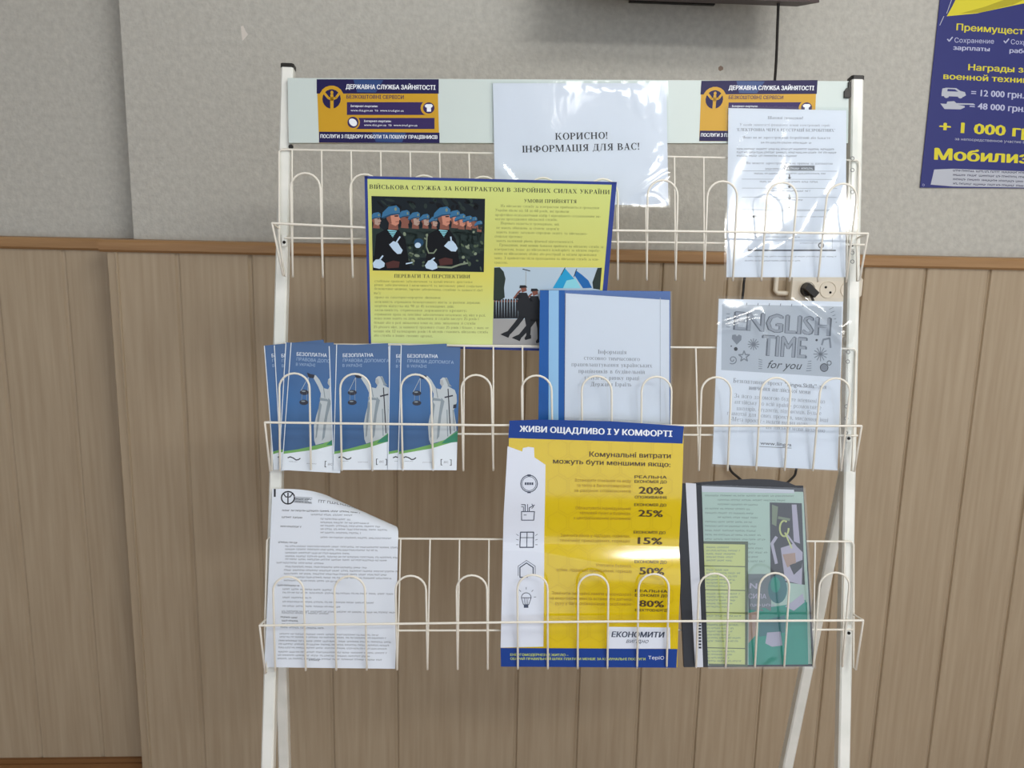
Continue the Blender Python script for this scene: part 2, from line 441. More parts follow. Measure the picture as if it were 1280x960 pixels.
class Sheet:
    """A sheet of paper or card: a front and a back with real thickness, and flat prints lying on its front."""
    def __init__(s, corners3d, design, base, bend=None, thick=.0004, nu=10, nv=12, nrm=None, split=.09, surf=None):
        s.c = [Vector(p) for p in corners3d]; s.h = homography(design)
        s.n = nrm or RN; s.bend = bend; s.mb = MB(); s.cr = (0, 0, 1); s.split = split; s.surf = surf; s.clip = None; s.lk = .00012; s.fine = None
        if bend or surf: nu, nv = max(nu, 20), max(nv, 40)
        fr = []; bk = []; uvs = []
        for j in range(nv+1):
            for i in range(nu+1):
                u, v = i/nu, j/nv; fr.append(s.S(u, v)); bk.append(s.S(u, v, -thick)); uvs.append((u, v))
        W = nu+1; N = len(fr)
        ff = [(j*W+i, j*W+i+1, (j+1)*W+i+1, (j+1)*W+i) for j in range(nv) for i in range(nu)]
        rim = [i for i in range(W)]+[j*W+nu for j in range(1, nv+1)]+[nv*W+i for i in range(nu-1, -1, -1)]+[j*W for j in range(nv-1, 0, -1)]
        sm = bool(bend or surf)
        s.mb.add(fr+bk, ff+[tuple(N+k for k in reversed(f)) for f in ff], base, sm, uvs+uvs)
        s.mb.add([fr[k] for k in rim]+[bk[k] for k in rim], [(len(rim)+k, len(rim)+(k+1) % len(rim), (k+1) % len(rim), k) for k in range(len(rim))], base, False, [uvs[k] for k in rim]*2)
    def S(s, u, v, lift=0.0):
        if s.surf:
            p, n = s.surf(u, v); return p+n*lift
        tl, tr, br, bl = s.c
        p = (bl*(1-u)+br*u)*(1-v)+(tl*(1-u)+tr*u)*v
        if s.bend: p = p+s.n*s.bend(u, v)
        return p+s.n*lift
    def crop(s, x0, y0, k): s.cr = (x0, y0, k); return s
    def uv(s, x, y):
        a, b, k = s.cr; return s.h(a+x/k, b+y/k)
    def tris(s, tri, m, layer):              # triangles in sheet coordinates, cut small where the sheet bends
        if s.split:
            st = list(tri); tri = []
            while st:
                t = st.pop(); L = [(t[(k+1) % 3][0]-t[k][0])**2+(t[(k+1) % 3][1]-t[k][1])**2 for k in range(3)]
                k = max(range(3), key=lambda i: L[i])
                thr = .008 if s.fine and min(q[1] for q in t) < s.fine+.008 and max(q[1] for q in t) > s.fine-.14 else s.split
                if L[k] > thr**2:
                    a, b, c = t[k], t[(k+1) % 3], t[(k+2) % 3]; q = ((a[0]+b[0])/2, (a[1]+b[1])/2)
                    st += [(a, q, c), (q, b, c)]
                else: tri.append(t)
        vs = []; fs = []; uvs = []
        for t in tri:
            ar = (t[1][0]-t[0][0])*(t[2][1]-t[0][1])-(t[2][0]-t[0][0])*(t[1][1]-t[0][1])
            if abs(ar) < 1e-12: continue
            if ar < 0: t = (t[0], t[2], t[1])
            k = len(vs)
            for q in t: vs.append(s.S(q[0], q[1], s.lk*layer)); uvs.append(q)
            fs.append((k, k+1, k+2))
        if fs: s.mb.add(vs, fs, m, bool(s.split), uvs)
    def poly(s, m, pts, layer=1):
        for p, q in zip(s.clip, s.clip[1:]+s.clip[:1]) if s.clip else ():     # keep a print inside its picture
            o = []; f = lambda z: (q[0]-p[0])*(z[1]-p[1])-(q[1]-p[1])*(z[0]-p[0])
            for u, w in zip(pts, pts[1:]+pts[:1]):
                fu, fw = f(u), f(w)
                if fu >= 0: o.append(u)
                if (fu >= 0) != (fw >= 0): t = fu/(fu-fw); o.append((u[0]+(w[0]-u[0])*t, u[1]+(w[1]-u[1])*t))
            pts = o
            if len(pts) < 3: return s
        q = [s.uv(*p) for p in pts]
        if len(q) == 3: T = [tuple(q)]
        else: T = [tuple(q[i] for i in t) for t in tessellate_polygon([[Vector((a, b, 0)) for a, b in q]])]
        s.tris(T, m, layer); return s
    def rect(s, m, x0, y0, x1, y1, layer=1): return s.poly(m, [(x0, y0), (x1, y0), (x1, y1), (x0, y1)], layer)
    def ell(s, m, cx, cy, rx, ry, layer=1, rot=0, n=18):
        c, d = math.cos(rad(rot)), math.sin(rad(rot))
        return s.poly(m, [(cx+rx*math.cos(2*math.pi*k/n)*c-ry*math.sin(2*math.pi*k/n)*d, cy+rx*math.cos(2*math.pi*k/n)*d+ry*math.sin(2*math.pi*k/n)*c) for k in range(n)], layer)
    def arc(s, m, cx, cy, rx, ry, a0, a1, wd, layer=1, n=16):
        return s.line(m, [(cx+rx*math.cos(rad(a0+(a1-a0)*k/n)), cy+ry*math.sin(rad(a0+(a1-a0)*k/n))) for k in range(n+1)], wd, layer)
    def line(s, m, pts, wd, layer=1):
        for (x0, y0), (x1, y1) in zip(pts, pts[1:]):
            L = math.hypot(x1-x0, y1-y0) or 1; nx, ny = -(y1-y0)/L*wd/2, (x1-x0)/L*wd/2
            ex, ey = (x1-x0)/L*wd*.2, (y1-y0)/L*wd*.2
            s.poly(m, [(x0+nx-ex, y0+ny-ey), (x1+nx+ex, y1+ny+ey), (x1-nx+ex, y1-ny+ey), (x0-nx-ex, y0-ny-ey)], layer)
        return s
    def text(s, m, txt, x0, y0, x1, y1, h, font='sans', bold=0.0, shear=0.0, layer=1):
        """baseline from (x0,y0) to (x1,y1), capital height h, all in the current crop's pixels"""
        global CAPH
        L = math.hypot(x1-x0, y1-y0); ex, ey = (x1-x0)/L, (y1-y0)/L; nx, ny = ey, -ex
        if font == 'serif':
            P, wd = serif_layout(txt, bold); T = []
            for q in P:
                g = [s.uv(x0+ex*a/wd*L+nx*b*h, y0+ey*a/wd*L+ny*b*h) for a, b in q]
                T += [(g[0], g[k], g[k+1]) for k in range(1, len(g)-1)]
            s.tris(T, m, layer); return s
        if CAPH is None:
            v, _ = sans_layout('Н'); CAPH = max(p[1] for p in v)
        vs, fs = sans_layout(txt, 0.0, shear); a0 = min(p[0] for p in vs); wd = max(p[0] for p in vs)-a0; k = L/wd
        q = max(0, bold)*.75
        for j, (da, db) in enumerate(((0, 0), (-q, 0), (q, 0), (0, q*.6)) if q else ((0, 0),)):   # a heavier face: the outline overprinted
            g = [s.uv(x0+ex*(a-a0+da)*k+nx*(b+db)*h/CAPH, y0+ey*(a-a0+da)*k+ny*(b+db)*h/CAPH) for a, b in vs]
            T = []
            for f in fs: T += [(g[f[0]], g[f[i]], g[f[i+1]]) for i in range(1, len(f)-1)]
            s.tris(T, m, layer+.06*j)
        return s
    def blur(s, m, x0, y0, x1, y1, h, seed=0, layer=1):   # a line of print too small to read: letter-like ticks in word lengths
        r = random.Random(seed*7919+int(x0*13+y0*17)); L = math.hypot(x1-x0, y1-y0); ex, ey = (x1-x0)/L, (y1-y0)/L; nx, ny = ey, -ex
        T = []
        def q(a0, b0, a1, b1):
            g = [s.uv(x0+ex*a+nx*b, y0+ey*a+ny*b) for a, b in ((a0, b0), (a1, b0), (a1, b1), (a0, b1))]
            T.append((g[0], g[1], g[2])); T.append((g[0], g[2], g[3]))
        a = 0.0
        while a < L-h*.4:
            wl = min(L-a, h*r.choice((1.5, 2.5, 3.5, 4.5, 5.5))); b = a
            while b < a+wl-h*.2:
                st = h*.17; kk = r.random()
                q(b, 0, b+st, h*.72)
                if kk < .4: q(b, h*.3, b+h*.5, h*.3+st)
                elif kk < .7: q(b, h*.58, b+h*.5, h*.72)
                else: q(b, 0, b+h*.5, st)
                b += h*.56
            a += wl+h*.55
        s.tris(T, m, layer); return s
    def build(s, name, parent=None, origin=None): return s.mb.build(name, parent, origin)
def quadR(px, ds):                           # four photo corners on the rack, each with its own distance from the posts
    return [R(x, y, d) for (x, y), d in zip(px, ds)]
def base_of(c3): return (Vector(c3[2])+Vector(c3[3]))/2

# ------------------------------------------------------------------ the room
PY = -0.04                                   # face of the panelling, 4 cm proud of the wallpaper at y = 0
XS = on_y(166, 275, 0).x                     # where the wall steps back
XP = -0.852                                  # left end of the panelling
YR = 0.10                                    # wallpaper of the recessed part
ZT0, ZT1 = on_y(640, 325, -.05).z, on_y(640, 310, -.05).z
XR, XL, YF, HC = 3.0, -3.0, -4.6, 2.85
m = MB(); m.box(XL, YF, -.1, XR, .3, 0, M_floor); tag(m.build('floor'), 'brown linoleum floor', 'floor', kind='structure')
m = MB(); m.box(XL, YF, HC, XR, .3, HC+.1, M_ceil); tag(m.build('ceiling'), 'white ceiling', 'ceiling', kind='structure')
m = MB(); m.box(XS, 0, 0, XR, .3, HC, M_wallpaper)
tag(m.build('wall_back'), 'grey embossed wallpaper wall above wood panelling', 'wall', kind='structure')
m = MB(); m.box(XL, YR, 0, XS, .3, HC, M_wallpaper)
tag(m.build('wall_back_recess'), 'grey wallpaper wall stepping back on the left', 'wall', kind='structure')
m = MB(); m.box(XL-.1, YF, 0, XL, .3, HC, M_wallpaper); tag(m.build('wall_left'), 'grey side wall', 'wall', kind='structure')
m = MB(); m.box(XR, YF, 0, XR+.1, .3, HC, M_wallpaper); tag(m.build('wall_right'), 'grey side wall', 'wall', kind='structure')

def panelling(name, x0, x1, y, grooves, label, zb=.07):
    """boards with soft V grooves, one profile drawn up the wall"""
    pr = [(x0, y+.012), (x0, y)]
    for g in sorted(grooves):
        if x0+.03 < g < x1-.03: pr += [(g-.0075, y), (g-.003, y+.0045), (g+.0015, y+.0065), (g+.0035, y+.001), (g+.0065, y)]
    pr += [(x1, y), (x1, y+.012)]
    mb = MB(); n = len(pr)
    mb.add([(a, b, zb) for a, b in pr]+[(a, b, ZT0+.004) for a, b in pr], [(i, i+1, n+i+1, n+i) for i in range(n-1)], M_panel)
    mb.add([(pr[0][0], y+.012, zb), (x1, y+.012, zb), (x1, y+.012, ZT0+.004), (x0, y+.012, ZT0+.004)], [(3, 2, 1, 0)], M_panel)
    return tag(mb.build(name), label, 'wall panelling', kind='structure')
GP = [(222, 325), (313.6, 330.6), (646, 880), (722.7, 880), (798.5, 880), (872, 880), (1157.7, 345), (1237.8, 344.7)]
G = [on_y(a, b, PY).x for a, b in GP]
sp = (G[1]-G[0])
G += [G[1]+sp*k for k in (1, 2)] + [G[5]+sp*k for k in (1, 2)] + [G[7]+sp*k for k in range(1, 20)]
print('grooves', [round(g, 3) for g in sorted(G)], 'spacing', sp)
panelling('wall_back_panelling', XP+.022, XR, PY, G, 'beige wood panelling of upright boards')
GL = [on_y(a, b, YR+PY).x for a, b in ((80, 325), (8, 480))]
panelling('wall_recess_panelling', XL, XP+.05, YR+PY, GL+[GL[1]-sp*k for k in range(1, 14)], 'beige wood panelling on the recessed wall')
m = MB()                                     # the return of the step behind the corner bead
m.box(XP+.004, PY+.003, .0, XP+.016, YR+.02, ZT0+.003, M_panel)
m.box(XP+.016, PY+.013, .0, XR, -.0, ZT0+.003, M_panel)
tag(m.build('wall_step'), 'side of the wall step', 'wall', kind='structure')
m = MB()                                     # rounded corner bead
pr = [(0, .02), (0, .002), (.002, 0), (.019, -.001), (.021, -.004), (.024, -.0045), (.026, -.001), (.026, .02)]
n = len(pr)
m.add([(XP+a, PY+b, .0) for a, b in pr]+[(XP+a, PY+b, ZT0+.003) for a, b in pr], [(i, (i+1) % n, n+(i+1) % n, n+i) for i in range(n)]+[tuple(range(n-1, -1, -1)), tuple(range(n, 2*n))], M_panel)
tag(m.build('trim_corner'), 'beige corner bead on the panelling', 'trim', kind='structure')
def rail(name, x0, x1, yf, yb, label):
    mb = MB(); pr = [(yb, ZT0), (yf+.006, ZT0), (yf, ZT0+.005), (yf, ZT1-.006), (yf+.004, ZT1), (yb, ZT1+.002)]
    n = len(pr)
    mb.add([(x0, a, b) for a, b in pr]+[(x1, a, b) for a, b in pr], [(i, (i+1) % n, n+(i+1) % n, n+i) for i in range(n)]+[tuple(range(n-1, -1, -1)), tuple(range(n, 2*n))], M_trim)
    return tag(mb.build(name), label, 'trim', kind='structure')
rail('trim_back', XP-.012, XR, PY-.012, .0, 'brown wooden rail capping the panelling')
rail('trim_recess', XL, XS, YR+PY-.012, YR, 'brown wooden rail capping the recessed panelling')
for nm, x0, x1, y in (('baseboard_recess', XL, XP+.004, YR+PY), ('baseboard_back', XP, XR, PY)):
    m = MB(); m.box(x0, y-.016, 0, x1, y, .075, M_base); m.box(x0, y-.010, .075, x1, y, .086, M_base)
    tag(m.build(nm), 'dark brown baseboard', 'baseboard', kind='structure')

# chips and a plaster patch on the wallpaper
M_plaster = mat('bare_plaster', (204, 198, 190), .9, .1)
M_scuff = mat('wall_scuff', (128, 112, 100), .9, .1)
def patch(name, pts, mm, label, cat):
    mb = MB(); P = [on_y(x, y, -.0004) for x, y in pts]; Q = [p+Vector((0, .0003, 0)) for p in P]; n = len(P)
    mb.add(P+Q, [tuple(range(n-1, -1, -1)), tuple(range(n, 2*n))]+[(i, (i+1) % n, n+(i+1) % n, n+i) for i in range(n)], mm)
    o = mb.build(name, origin=sum(P, Vector())/n); return tag(o, label, cat)
patch('wall_chip', [(301, 33), (304, 32), (307, 39), (310, 43), (306, 48), (303, 51), (302, 44)], M_plaster, 'small pale chip torn out of the wallpaper above the left post of the stand', 'wall chip')
patch('plaster_patch', [(413, 308), (417, 306.5), (426, 307), (429, 309), (427, 312.5), (418, 313), (414, 312)], M_plaster, 'pale plaster patch on the wallpaper just above the rail, beside the yellow military poster', 'wall patch')
patch('wall_scuff', [(898, 84), (901, 82), (904, 84), (904, 87), (900, 89), (898, 87)], M_scuff, 'small brown scuff on the wallpaper above the right blue sticker of the stand', 'scuff')

# ------------------------------------------------------------------ television above, only its lower edge in view
M_tv = mat('dark_tv_plastic', (58, 44, 42), .5, .35)
M_screen = mat('black_screen', (18, 18, 20), .15, .5)
TY0, TY1 = -.20, -.13
a, b = on_y(702, 3, TY1), on_y(1008, 3, TY1)
zb = (a.z+b.z)/2-.01; xa, xb = a.x, b.x; ht = (xb-xa)*.62; xm = (xa+xb)/2
tv = root('television', (xm, TY1, zb), 'dark television high on the wall with only its lower edge in view', 'television')
m = MB(); m.hexa([(xa, TY0, zb), (xb, TY0, zb), (xb-.02, TY1, zb+.01), (xa+.02, TY1, zb+.01), (xa, TY0, zb+ht), (xb, TY0, zb+ht), (xb-.02, TY1, zb+ht-.01), (xa+.02, TY1, zb+ht-.01)], M_tv); m.build('casing', tv)
m = MB(); m.box(xa+.02, TY0-.003, zb+.025, xb-.02, TY0, zb+ht-.02, M_screen); m.build('screen', tv)
m = MB(); m.box(xm-.05, TY1, zb+.1, xm+.05, -.012, zb+.16, M_cap); m.box(xm-.1, -.012, zb+.04, xm+.1, -.0, zb+.24, M_cap); m.build('wall_bracket', tv)

# ------------------------------------------------------------------ socket strip behind the stand
M_sock = mat('cream_socket_plastic', (212, 204, 188), .4, .45)
M_hole = mat('socket_hole', (22, 20, 19), .7, .2)
SY = PY-.032
pa, pb = on_y(990, 349, SY), on_y(1077, 380, SY)
st = root('socket_strip', ((pa.x+pb.x)/2, PY, pb.z), 'cream surface-mounted socket strip behind the right post of the stand', 'power socket')
m = MB(); c = .006
zs0, zs1 = pb.z, pa.z+.012
outl = [(pa.x, zs0+c), (pa.x+c, zs0), (pb.x-.02, zs0), (pb.x, zs0+.02), (pb.x, zs1-.01), (pb.x-.01, zs1), (pa.x+c, zs1), (pa.x, zs1-c)]
n = len(outl)
m.add([(x, PY, z) for x, z in outl]+[(x, SY+.004, z) for x, z in outl]+[(pa.x+(x-pa.x)*.97+.002, SY, zs0+(z-zs0)*.94+.002) for x, z in outl],
      [(i+n*k, i+n*k+n, (i+1) % n+n*k+n, (i+1) % n+n*k) for k in (0, 1) for i in range(n)]+[tuple(range(3*n-1, 2*n-1, -1)), tuple(range(n))], M_sock)
m.build('housing', st)
for sx, sy in ((1009, 362), (1035, 362), (1061, 362)):
    cpt = on_y(sx, sy, SY)
    m = MB()
    rr = .0185; NN = 28
    ring = lambda r, y: [(cpt.x+r*math.cos(2*math.pi*k/NN), y, cpt.z+r*math.sin(2*math.pi*k/NN)) for k in range(NN)]
    vs = ring(rr+.0025, SY)+ring(rr+.002, SY-.0025)+ring(rr, SY-.0025)+ring(rr-.001, SY-.0003)
    fs = [(k*NN+i, k*NN+(i+1) % NN, (k+1)*NN+(i+1) % NN, (k+1)*NN+i) for k in range(3) for i in range(NN)]+[tuple(range(3*NN, 4*NN))]
    m.add(vs, fs, M_sock); f = m.build('socket_well', st)
    h = MB()
    for dx, dz in ((-.0062, .0055), (.0062, -.0068)): h.disc((cpt.x+dx, SY-.0004, cpt.z+dz), (0, -1, 0), .0030, .0006, M_hole, 12)
    h.build('pin_hole', f)
# cord nub at the left end of the strip
e0 = on_y(972, 351, SY+.01); e1 = on_y(985, 367, SY+.01)
m = MB()
m.tube([(e0.x, PY-.012, e0.z+.03), (e0.x, PY-.012, e1.z+.006), (e0.x+.006, PY-.012, e1.z), (pa.x+.004, PY-.012, e1.z)], .006, M_sock, 10)
m.build('cord_entry', st)

# black cable: from the television down behind the stand, round a loop and up into the socket
CY = -.06
pl = on_y(1009, 362, SY-.004)
wp = [on_y(973, 2, -.165), on_y(972, 30, -.15), on_y(968.5, 101, -.11), on_y(958, 190, -.07), on_y(944, 275, CY-.004), on_y(931, 346, CY), on_y(928.5, 369, CY), on_y(918, 450, CY-.01),
      on_y(909, 540, CY), on_y(911, 582, CY), on_y(923, 597, CY), on_y(945, 612, CY), on_y(970, 612, CY), on_y(991, 597, CY), on_y(996, 584, CY), on_y(1006, 540, CY), on_y(1015, 450, CY-.01), on_y(1019, 392, CY-.02), on_y(1014, 369, SY-.03)]
def smooth(P, n=6):
    out = []
    for i in range(len(P)-1):
        p0, p1, p2, p3 = P[max(i-1, 0)], P[i], P[i+1], P[min(i+2, len(P)-1)]
        for k in range(n):
            t = k/n; out.append(.5*((2*p1)+(p2-p0)*t+(2*p0-5*p1+4*p2-p3)*t*t+(3*p1-p0-3*p2+p3)*t**3))
    return out+[P[-1]]
cb = root('power_cable', pl, 'black power cable hanging behind the stand and plugged into the socket strip', 'cable')
m = MB(); m.tube(smooth(wp), .0032, M_cap, 8); m.build('cord', cb)
m = MB(); m.disc((pl.x, SY-.002, pl.z), (0, -1, 0), .0165, .012, M_cap, 20, .014)
m.obox((pl.x, SY-.022, pl.z), (.013, 0, -.011), (0, .012, 0), (.005, 0, .006), M_cap); m.build('plug', cb)

# ------------------------------------------------------------------ the display stand
lt, rt = R(360.5, 86, -.0105), R(1069.5, 101, -.0105)
lb_, rb_ = R(335.5, 955, -.0105), R(1052.5, 955, -.0105)
def to_floor(a, b): d = b-a; return a+d*((0.004-a.z)/d.z)
lf, rf = to_floor(lt, lb_), to_floor(rt, rb_)
rack = root('display_stand', ((lf+rf)/2-Vector((0, 0, .004))), 'white steel leaflet stand with three wire baskets and a header board', 'display stand')
HV = (RN, RV, RU)
for a, b in ((lt, lf), (rt, rf)):
    m = MB(); m.beam(a, b, RU, .0205, .0205, M_white); p = m.build('post', rack)
    t = (a-b).normalized(); m = MB()
    m.beam(a-t*.001, a+t*.0055, RU, .0222, .0222, M_cap, .003); m.build('end_cap', p)
    m = MB(); m.beam(b-t*.0035, b+t*.012, RU, .024, .024, M_cap, .003); m.build('foot_cap', p)
for hp, bp in (((345.6, 590), (356, 960)), ((1061, 575), (982, 960))):
    h = R(*hp, -.032); r = ray(*bp); q = CAM+r*(1.555/r.dot(FWD)); ft = to_floor(h, q)
    m = MB(); m.beam(h, ft, RU, .0205, .0205, M_white); p = m.build('rear_leg', rack)
    m = MB(); t = (h-ft).normalized(); m.beam(ft-t*.0035, ft+t*.012, RU, .024, .024, M_cap, .003); m.build('foot_cap', p)
# header board: a shallow folded sheet-metal tray
bc = [R(359.5, 97.5, .008), R(1061, 101.5, .008), R(1060, 179, .008), R(361, 178.5, .008)]
m = MB(); bk = [p-RN*.007 for p in bc]
m.add(bc+bk, [(3, 2, 1, 0), (4, 5, 6, 7), (0, 1, 5, 4), (1, 2, 6, 5), (2, 3, 7, 6), (3, 0, 4, 7)], M_board)
hb = m.build('header_board', rack)
for (x, y) in ((364, 184), (1059, 113)):     # black screw heads and the clip by the right post
    m = MB(); m.disc(R(x, y, .0085 if y < 150 else .001), RN, .004, .003, M_cap, 12); m.build('bolt', hb if y < 150 else rack)
m = MB(); m.obox(R(1060.5, 113, .006), RU*.0022, RV*.013, RN*.006, M_cap); m.obox(R(1058, 118, .010), RU*.004, RV*.006, RN*.003, M_cap); m.build('clip', hb)

WR = .00175
def q3(a, b, c):                             # value at wire k of 20 through wires 0, 10 and 19
    def f(k):
        return a*(k-10)*(k-19)/190.0+b*k*(k-19)/(-90.0)+c*k*(k-10)/171.0
    return f
def basket(bt, bb, ap, rl, low, outl, outr, railn, seed):
    """bt: back top wire, bb: bottom, ap: hoop crowns (x at wires 0,10,19, then y left and right)"""
    X = [q3(*r[0]) for r in (bt, bb, ap)]; Yf = [lambda k, r=r: r[1][0]+(r[1][1]-r[1][0])*k/19.0 for r in (bt, bb, ap)]
    DT, DB, DF, DA = .004, .010, .024, .055
    PT = lambda k: R(X[0](k), Yf[0](k), DT); PB = lambda k: R(X[1](k), Yf[1](k), DB)
    PF = lambda k: R(X[1](k), Yf[1](k), DF)
    m = MB()
    (lx0, ly0), (lx1, ly1) = outl; (rx0, ry0), (rx1, ry1) = outr
    L0, L1, R0, R1 = R(lx0, ly0, DT), R(lx1, ly1, DT+.003), R(rx0, ry0, DT), R(rx1, ry1, DT+.003)
    m.tube([L1, L0+RV*-.004, L0+RU*.004, R0-RU*.004, R0+RV*-.004, R1], WR, M_wire)          # outer frame, bent at the corners
    m.tube([R(low[0][0], low[0][1], DT+.005), R(low[1][0], low[1][1], DT+.005)], WR, M_wire)
    bk = m.build('wire_basket', rack)
    for k in range(20):
        m = MB(); m.tube([PT(k), PB(k)], WR*.85, M_wire, 6); m.build('upright_wire', bk)
    for k in range(0, 20, 2):
        A, B = PF(k), PF(k+1)
        ca = R((X[2](k)), Yf[2](k), DA); cb2 = R(X[2](k+1), Yf[2](k+1), DA)
        ax = (cb2-ca)/2; mid = (ca+cb2)/2; rr = ax.length; up = (ca-A).normalized()
        c0 = mid-up*rr
        pts = [PB(k), A+(A-ca).normalized()*-.004, ]
        pts += [c0-ax]+[c0+ax*(-math.cos(math.pi*i/12))+up*(rr*math.sin(math.pi*i/12)) for i in range(1, 12)]+[c0+ax]
        pts += [B+(B-cb2).normalized()*-.004, PB(k+1)]
        m = MB(); m.tube(pts, WR, M_wire, 8); m.build('wire_hoop', bk)
    # front rail welded across the hoops
    pr = [R(x, y, .0445) for x, y in railn]
    m = MB(); m.tube(pr, WR*1.12, M_wire); m.build('front_rail', bk)
    # side wires: from each rail end down to the bottom and back up to the frame
    for e, bx, fx in ((pr[0], PB(0)-RU*.012, L1), (pr[-1], PB(19)+RU*.016, R1)):
        m = MB(); m.tube([e, bx+RN*.016, bx+RN*.006, fx], WR, M_wire); m.tube([e, e-RN*.036], WR, M_wire); m.build('side_wire', bk)
    for e, sgn in ((L1, 1), (R1, -1)):       # hooks that hang the basket on the posts
        m = MB(); c = e+RU*(.009*sgn)
        m.obox(c, RU*.004, RV*.010, RN*.0015, M_white); m.disc(c-RV*.004+RN*.0015, RN, .0026, .0016, M_hole, 10); m.build('hook', bk)
    return bk
basket(((365, 733, 1062), (188, 200)), ((366, 736, 1057.6), (346, 352)), ((363, 735, 1073), (216, 230)), 0, ((356, 297.5), (1082, 306)),
       ((349, 186.5), (349, 300)), ((1074, 200.5), (1071, 304)), [(340, 279), (455, 284.5), (800, 288.5), (1085, 292)], 1)
basket(((360, 725.5, 1048), (431.5, 435.5)), ((350, 728, 1051), (588, 588)), ((349, 727, 1064), (466.5, 473)), 0, ((350, 541.5), (1072, 544.5)),
       ((345, 430), (340, 545)), ((1070, 436), (1067, 545)), [(331, 528), (600, 531.5), (1077, 532.5)], 2)
basket(((354, 722, 1056), (673, 676.5)), ((344, 722, 1053), (838, 833)), ((341, 722.7, 1063), (721, 715.5)), 0, ((338, 788.5), (1066, 787)),
       ((334, 672), (331, 790)), ((1067, 677), (1067, 788)), [(324.5, 782), (628, 778), (740, 777), (1079, 775.5)], 3)

# ------------------------------------------------------------------ inks
I_black = mat('black_ink', (52, 54, 60), .7, .15)
I_grey = mat('grey_ink', (128, 132, 140), .75, .15)
I_lgrey = mat('pale_grey_ink', (164, 170, 178), .75, .15)
I_navy = mat('navy_print', (30, 26, 70), .45, .2)
I_navy2 = mat('violet_navy_print', (48, 36, 84), .45, .2)
I_gold = mat('gold_print', (184, 141, 28), .45, .35)
I_pwhite = mat('white_print', (216, 220, 232), .45, .35)
I_cyan = mat('teal_glow_print', (36, 62, 112), .45, .35)

# ------------------------------------------------------------------ the two stickers on the header board
def sticker(corners, ds, first):
    D = [(396, 99), (547, 101), (549, 178.5), (399, 178.5)]
    s = Sheet(quadR(corners, ds), D, I_gold, thick=.0003)
    s.crop(330, 70, 4.267)
    s.rect(I_navy, 281, 124, 932, 201).poly(I_cyan, [(480, 126), (640, 129), (600, 196), (500, 194)], 1.6)
    s.poly(I_navy, [(294, 404), (936, 409), (936, 465), (294, 462)]).poly(I_cyan, [(580, 408), (760, 410), (740, 460), (600, 458)], 1.6)
    s.ell(I_gold, 362, 220, 66, 62, 2).ell(I_navy, 362, 230, 50, 52, 3)
    s.line(I_gold, [(364, 285), (364, 222)], 18, 4).line(I_gold, [(324, 200), (344, 224), (364, 232), (386, 224), (404, 200)], 13, 4)
    s.poly(I_gold, [(356, 205), (371, 205), (374, 240), (354, 240)], 4).ell(I_navy, 364, 192, 20, 14, 4.5).ell(I_gold, 364, 196, 8, 10, 5)
    s.text(I_pwhite, 'ДЕРЖАВНА СЛУЖБА ЗАЙНЯТОСТІ', 440, 176, 914, 181, 24, bold=.05, layer=4)
    s.text(I_navy2, 'БЕЗКОШТОВНІ СЕРВІСИ', 443, 228, 748, 230, 20, bold=.02, layer=3)
    s.rect(I_navy2, 445, 247, 866, 315, 2).rect(I_navy2, 490, 331, 910, 390, 2)
    s.text(I_pwhite, 'Інтернет-портали:', 465, 273, 610, 274, 11, bold=.03, layer=3)
    s.text(I_pwhite, 'www.dcz.gov.ua  та  www.trud.gov.ua', 465, 296, 748, 298, 12, layer=3)
    s.text(I_pwhite, 'Інтернет-портали:', 537, 353, 682, 354, 11, bold=.03, layer=3)
    s.text(I_pwhite, 'www.dcz.gov.ua  та  www.trud.gov.ua', 537, 374, 820, 376, 12, layer=3)
    for cx, cy in ((880, 278), (478, 355)):
        s.ell(I_gold, cx-3, cy, 40, 40, 3).ell(I_navy2, cx, cy, 30, 30, 4)
    s.poly(I_pwhite, [(858, 266), (868, 258), (894, 258), (902, 266), (896, 276), (892, 276), (892, 298), (870, 298), (870, 276), (864, 276)], 5)
    s.ell(I_pwhite, 478, 355, 24, 18, 5, 40)
    s.text(I_pwhite, 'ПОСЛУГИ З ПІДБОРУ РОБОТИ ТА ПОШУКУ ПРАЦІВНИКІВ', 302, 438, 925, 443, 19, bold=.045, layer=4)
    o = s.build('sticker', hb); o['label'] = 'blue and gold printed sticker on the header board'
sticker([(396, 99), (547, 101), (549, 178.5), (399, 178.5)], [.0084]*4, True)
sticker([(877, 101), (1020.5, 102), (1018, 176.5), (874, 176.5)], [.0084]*4, False)

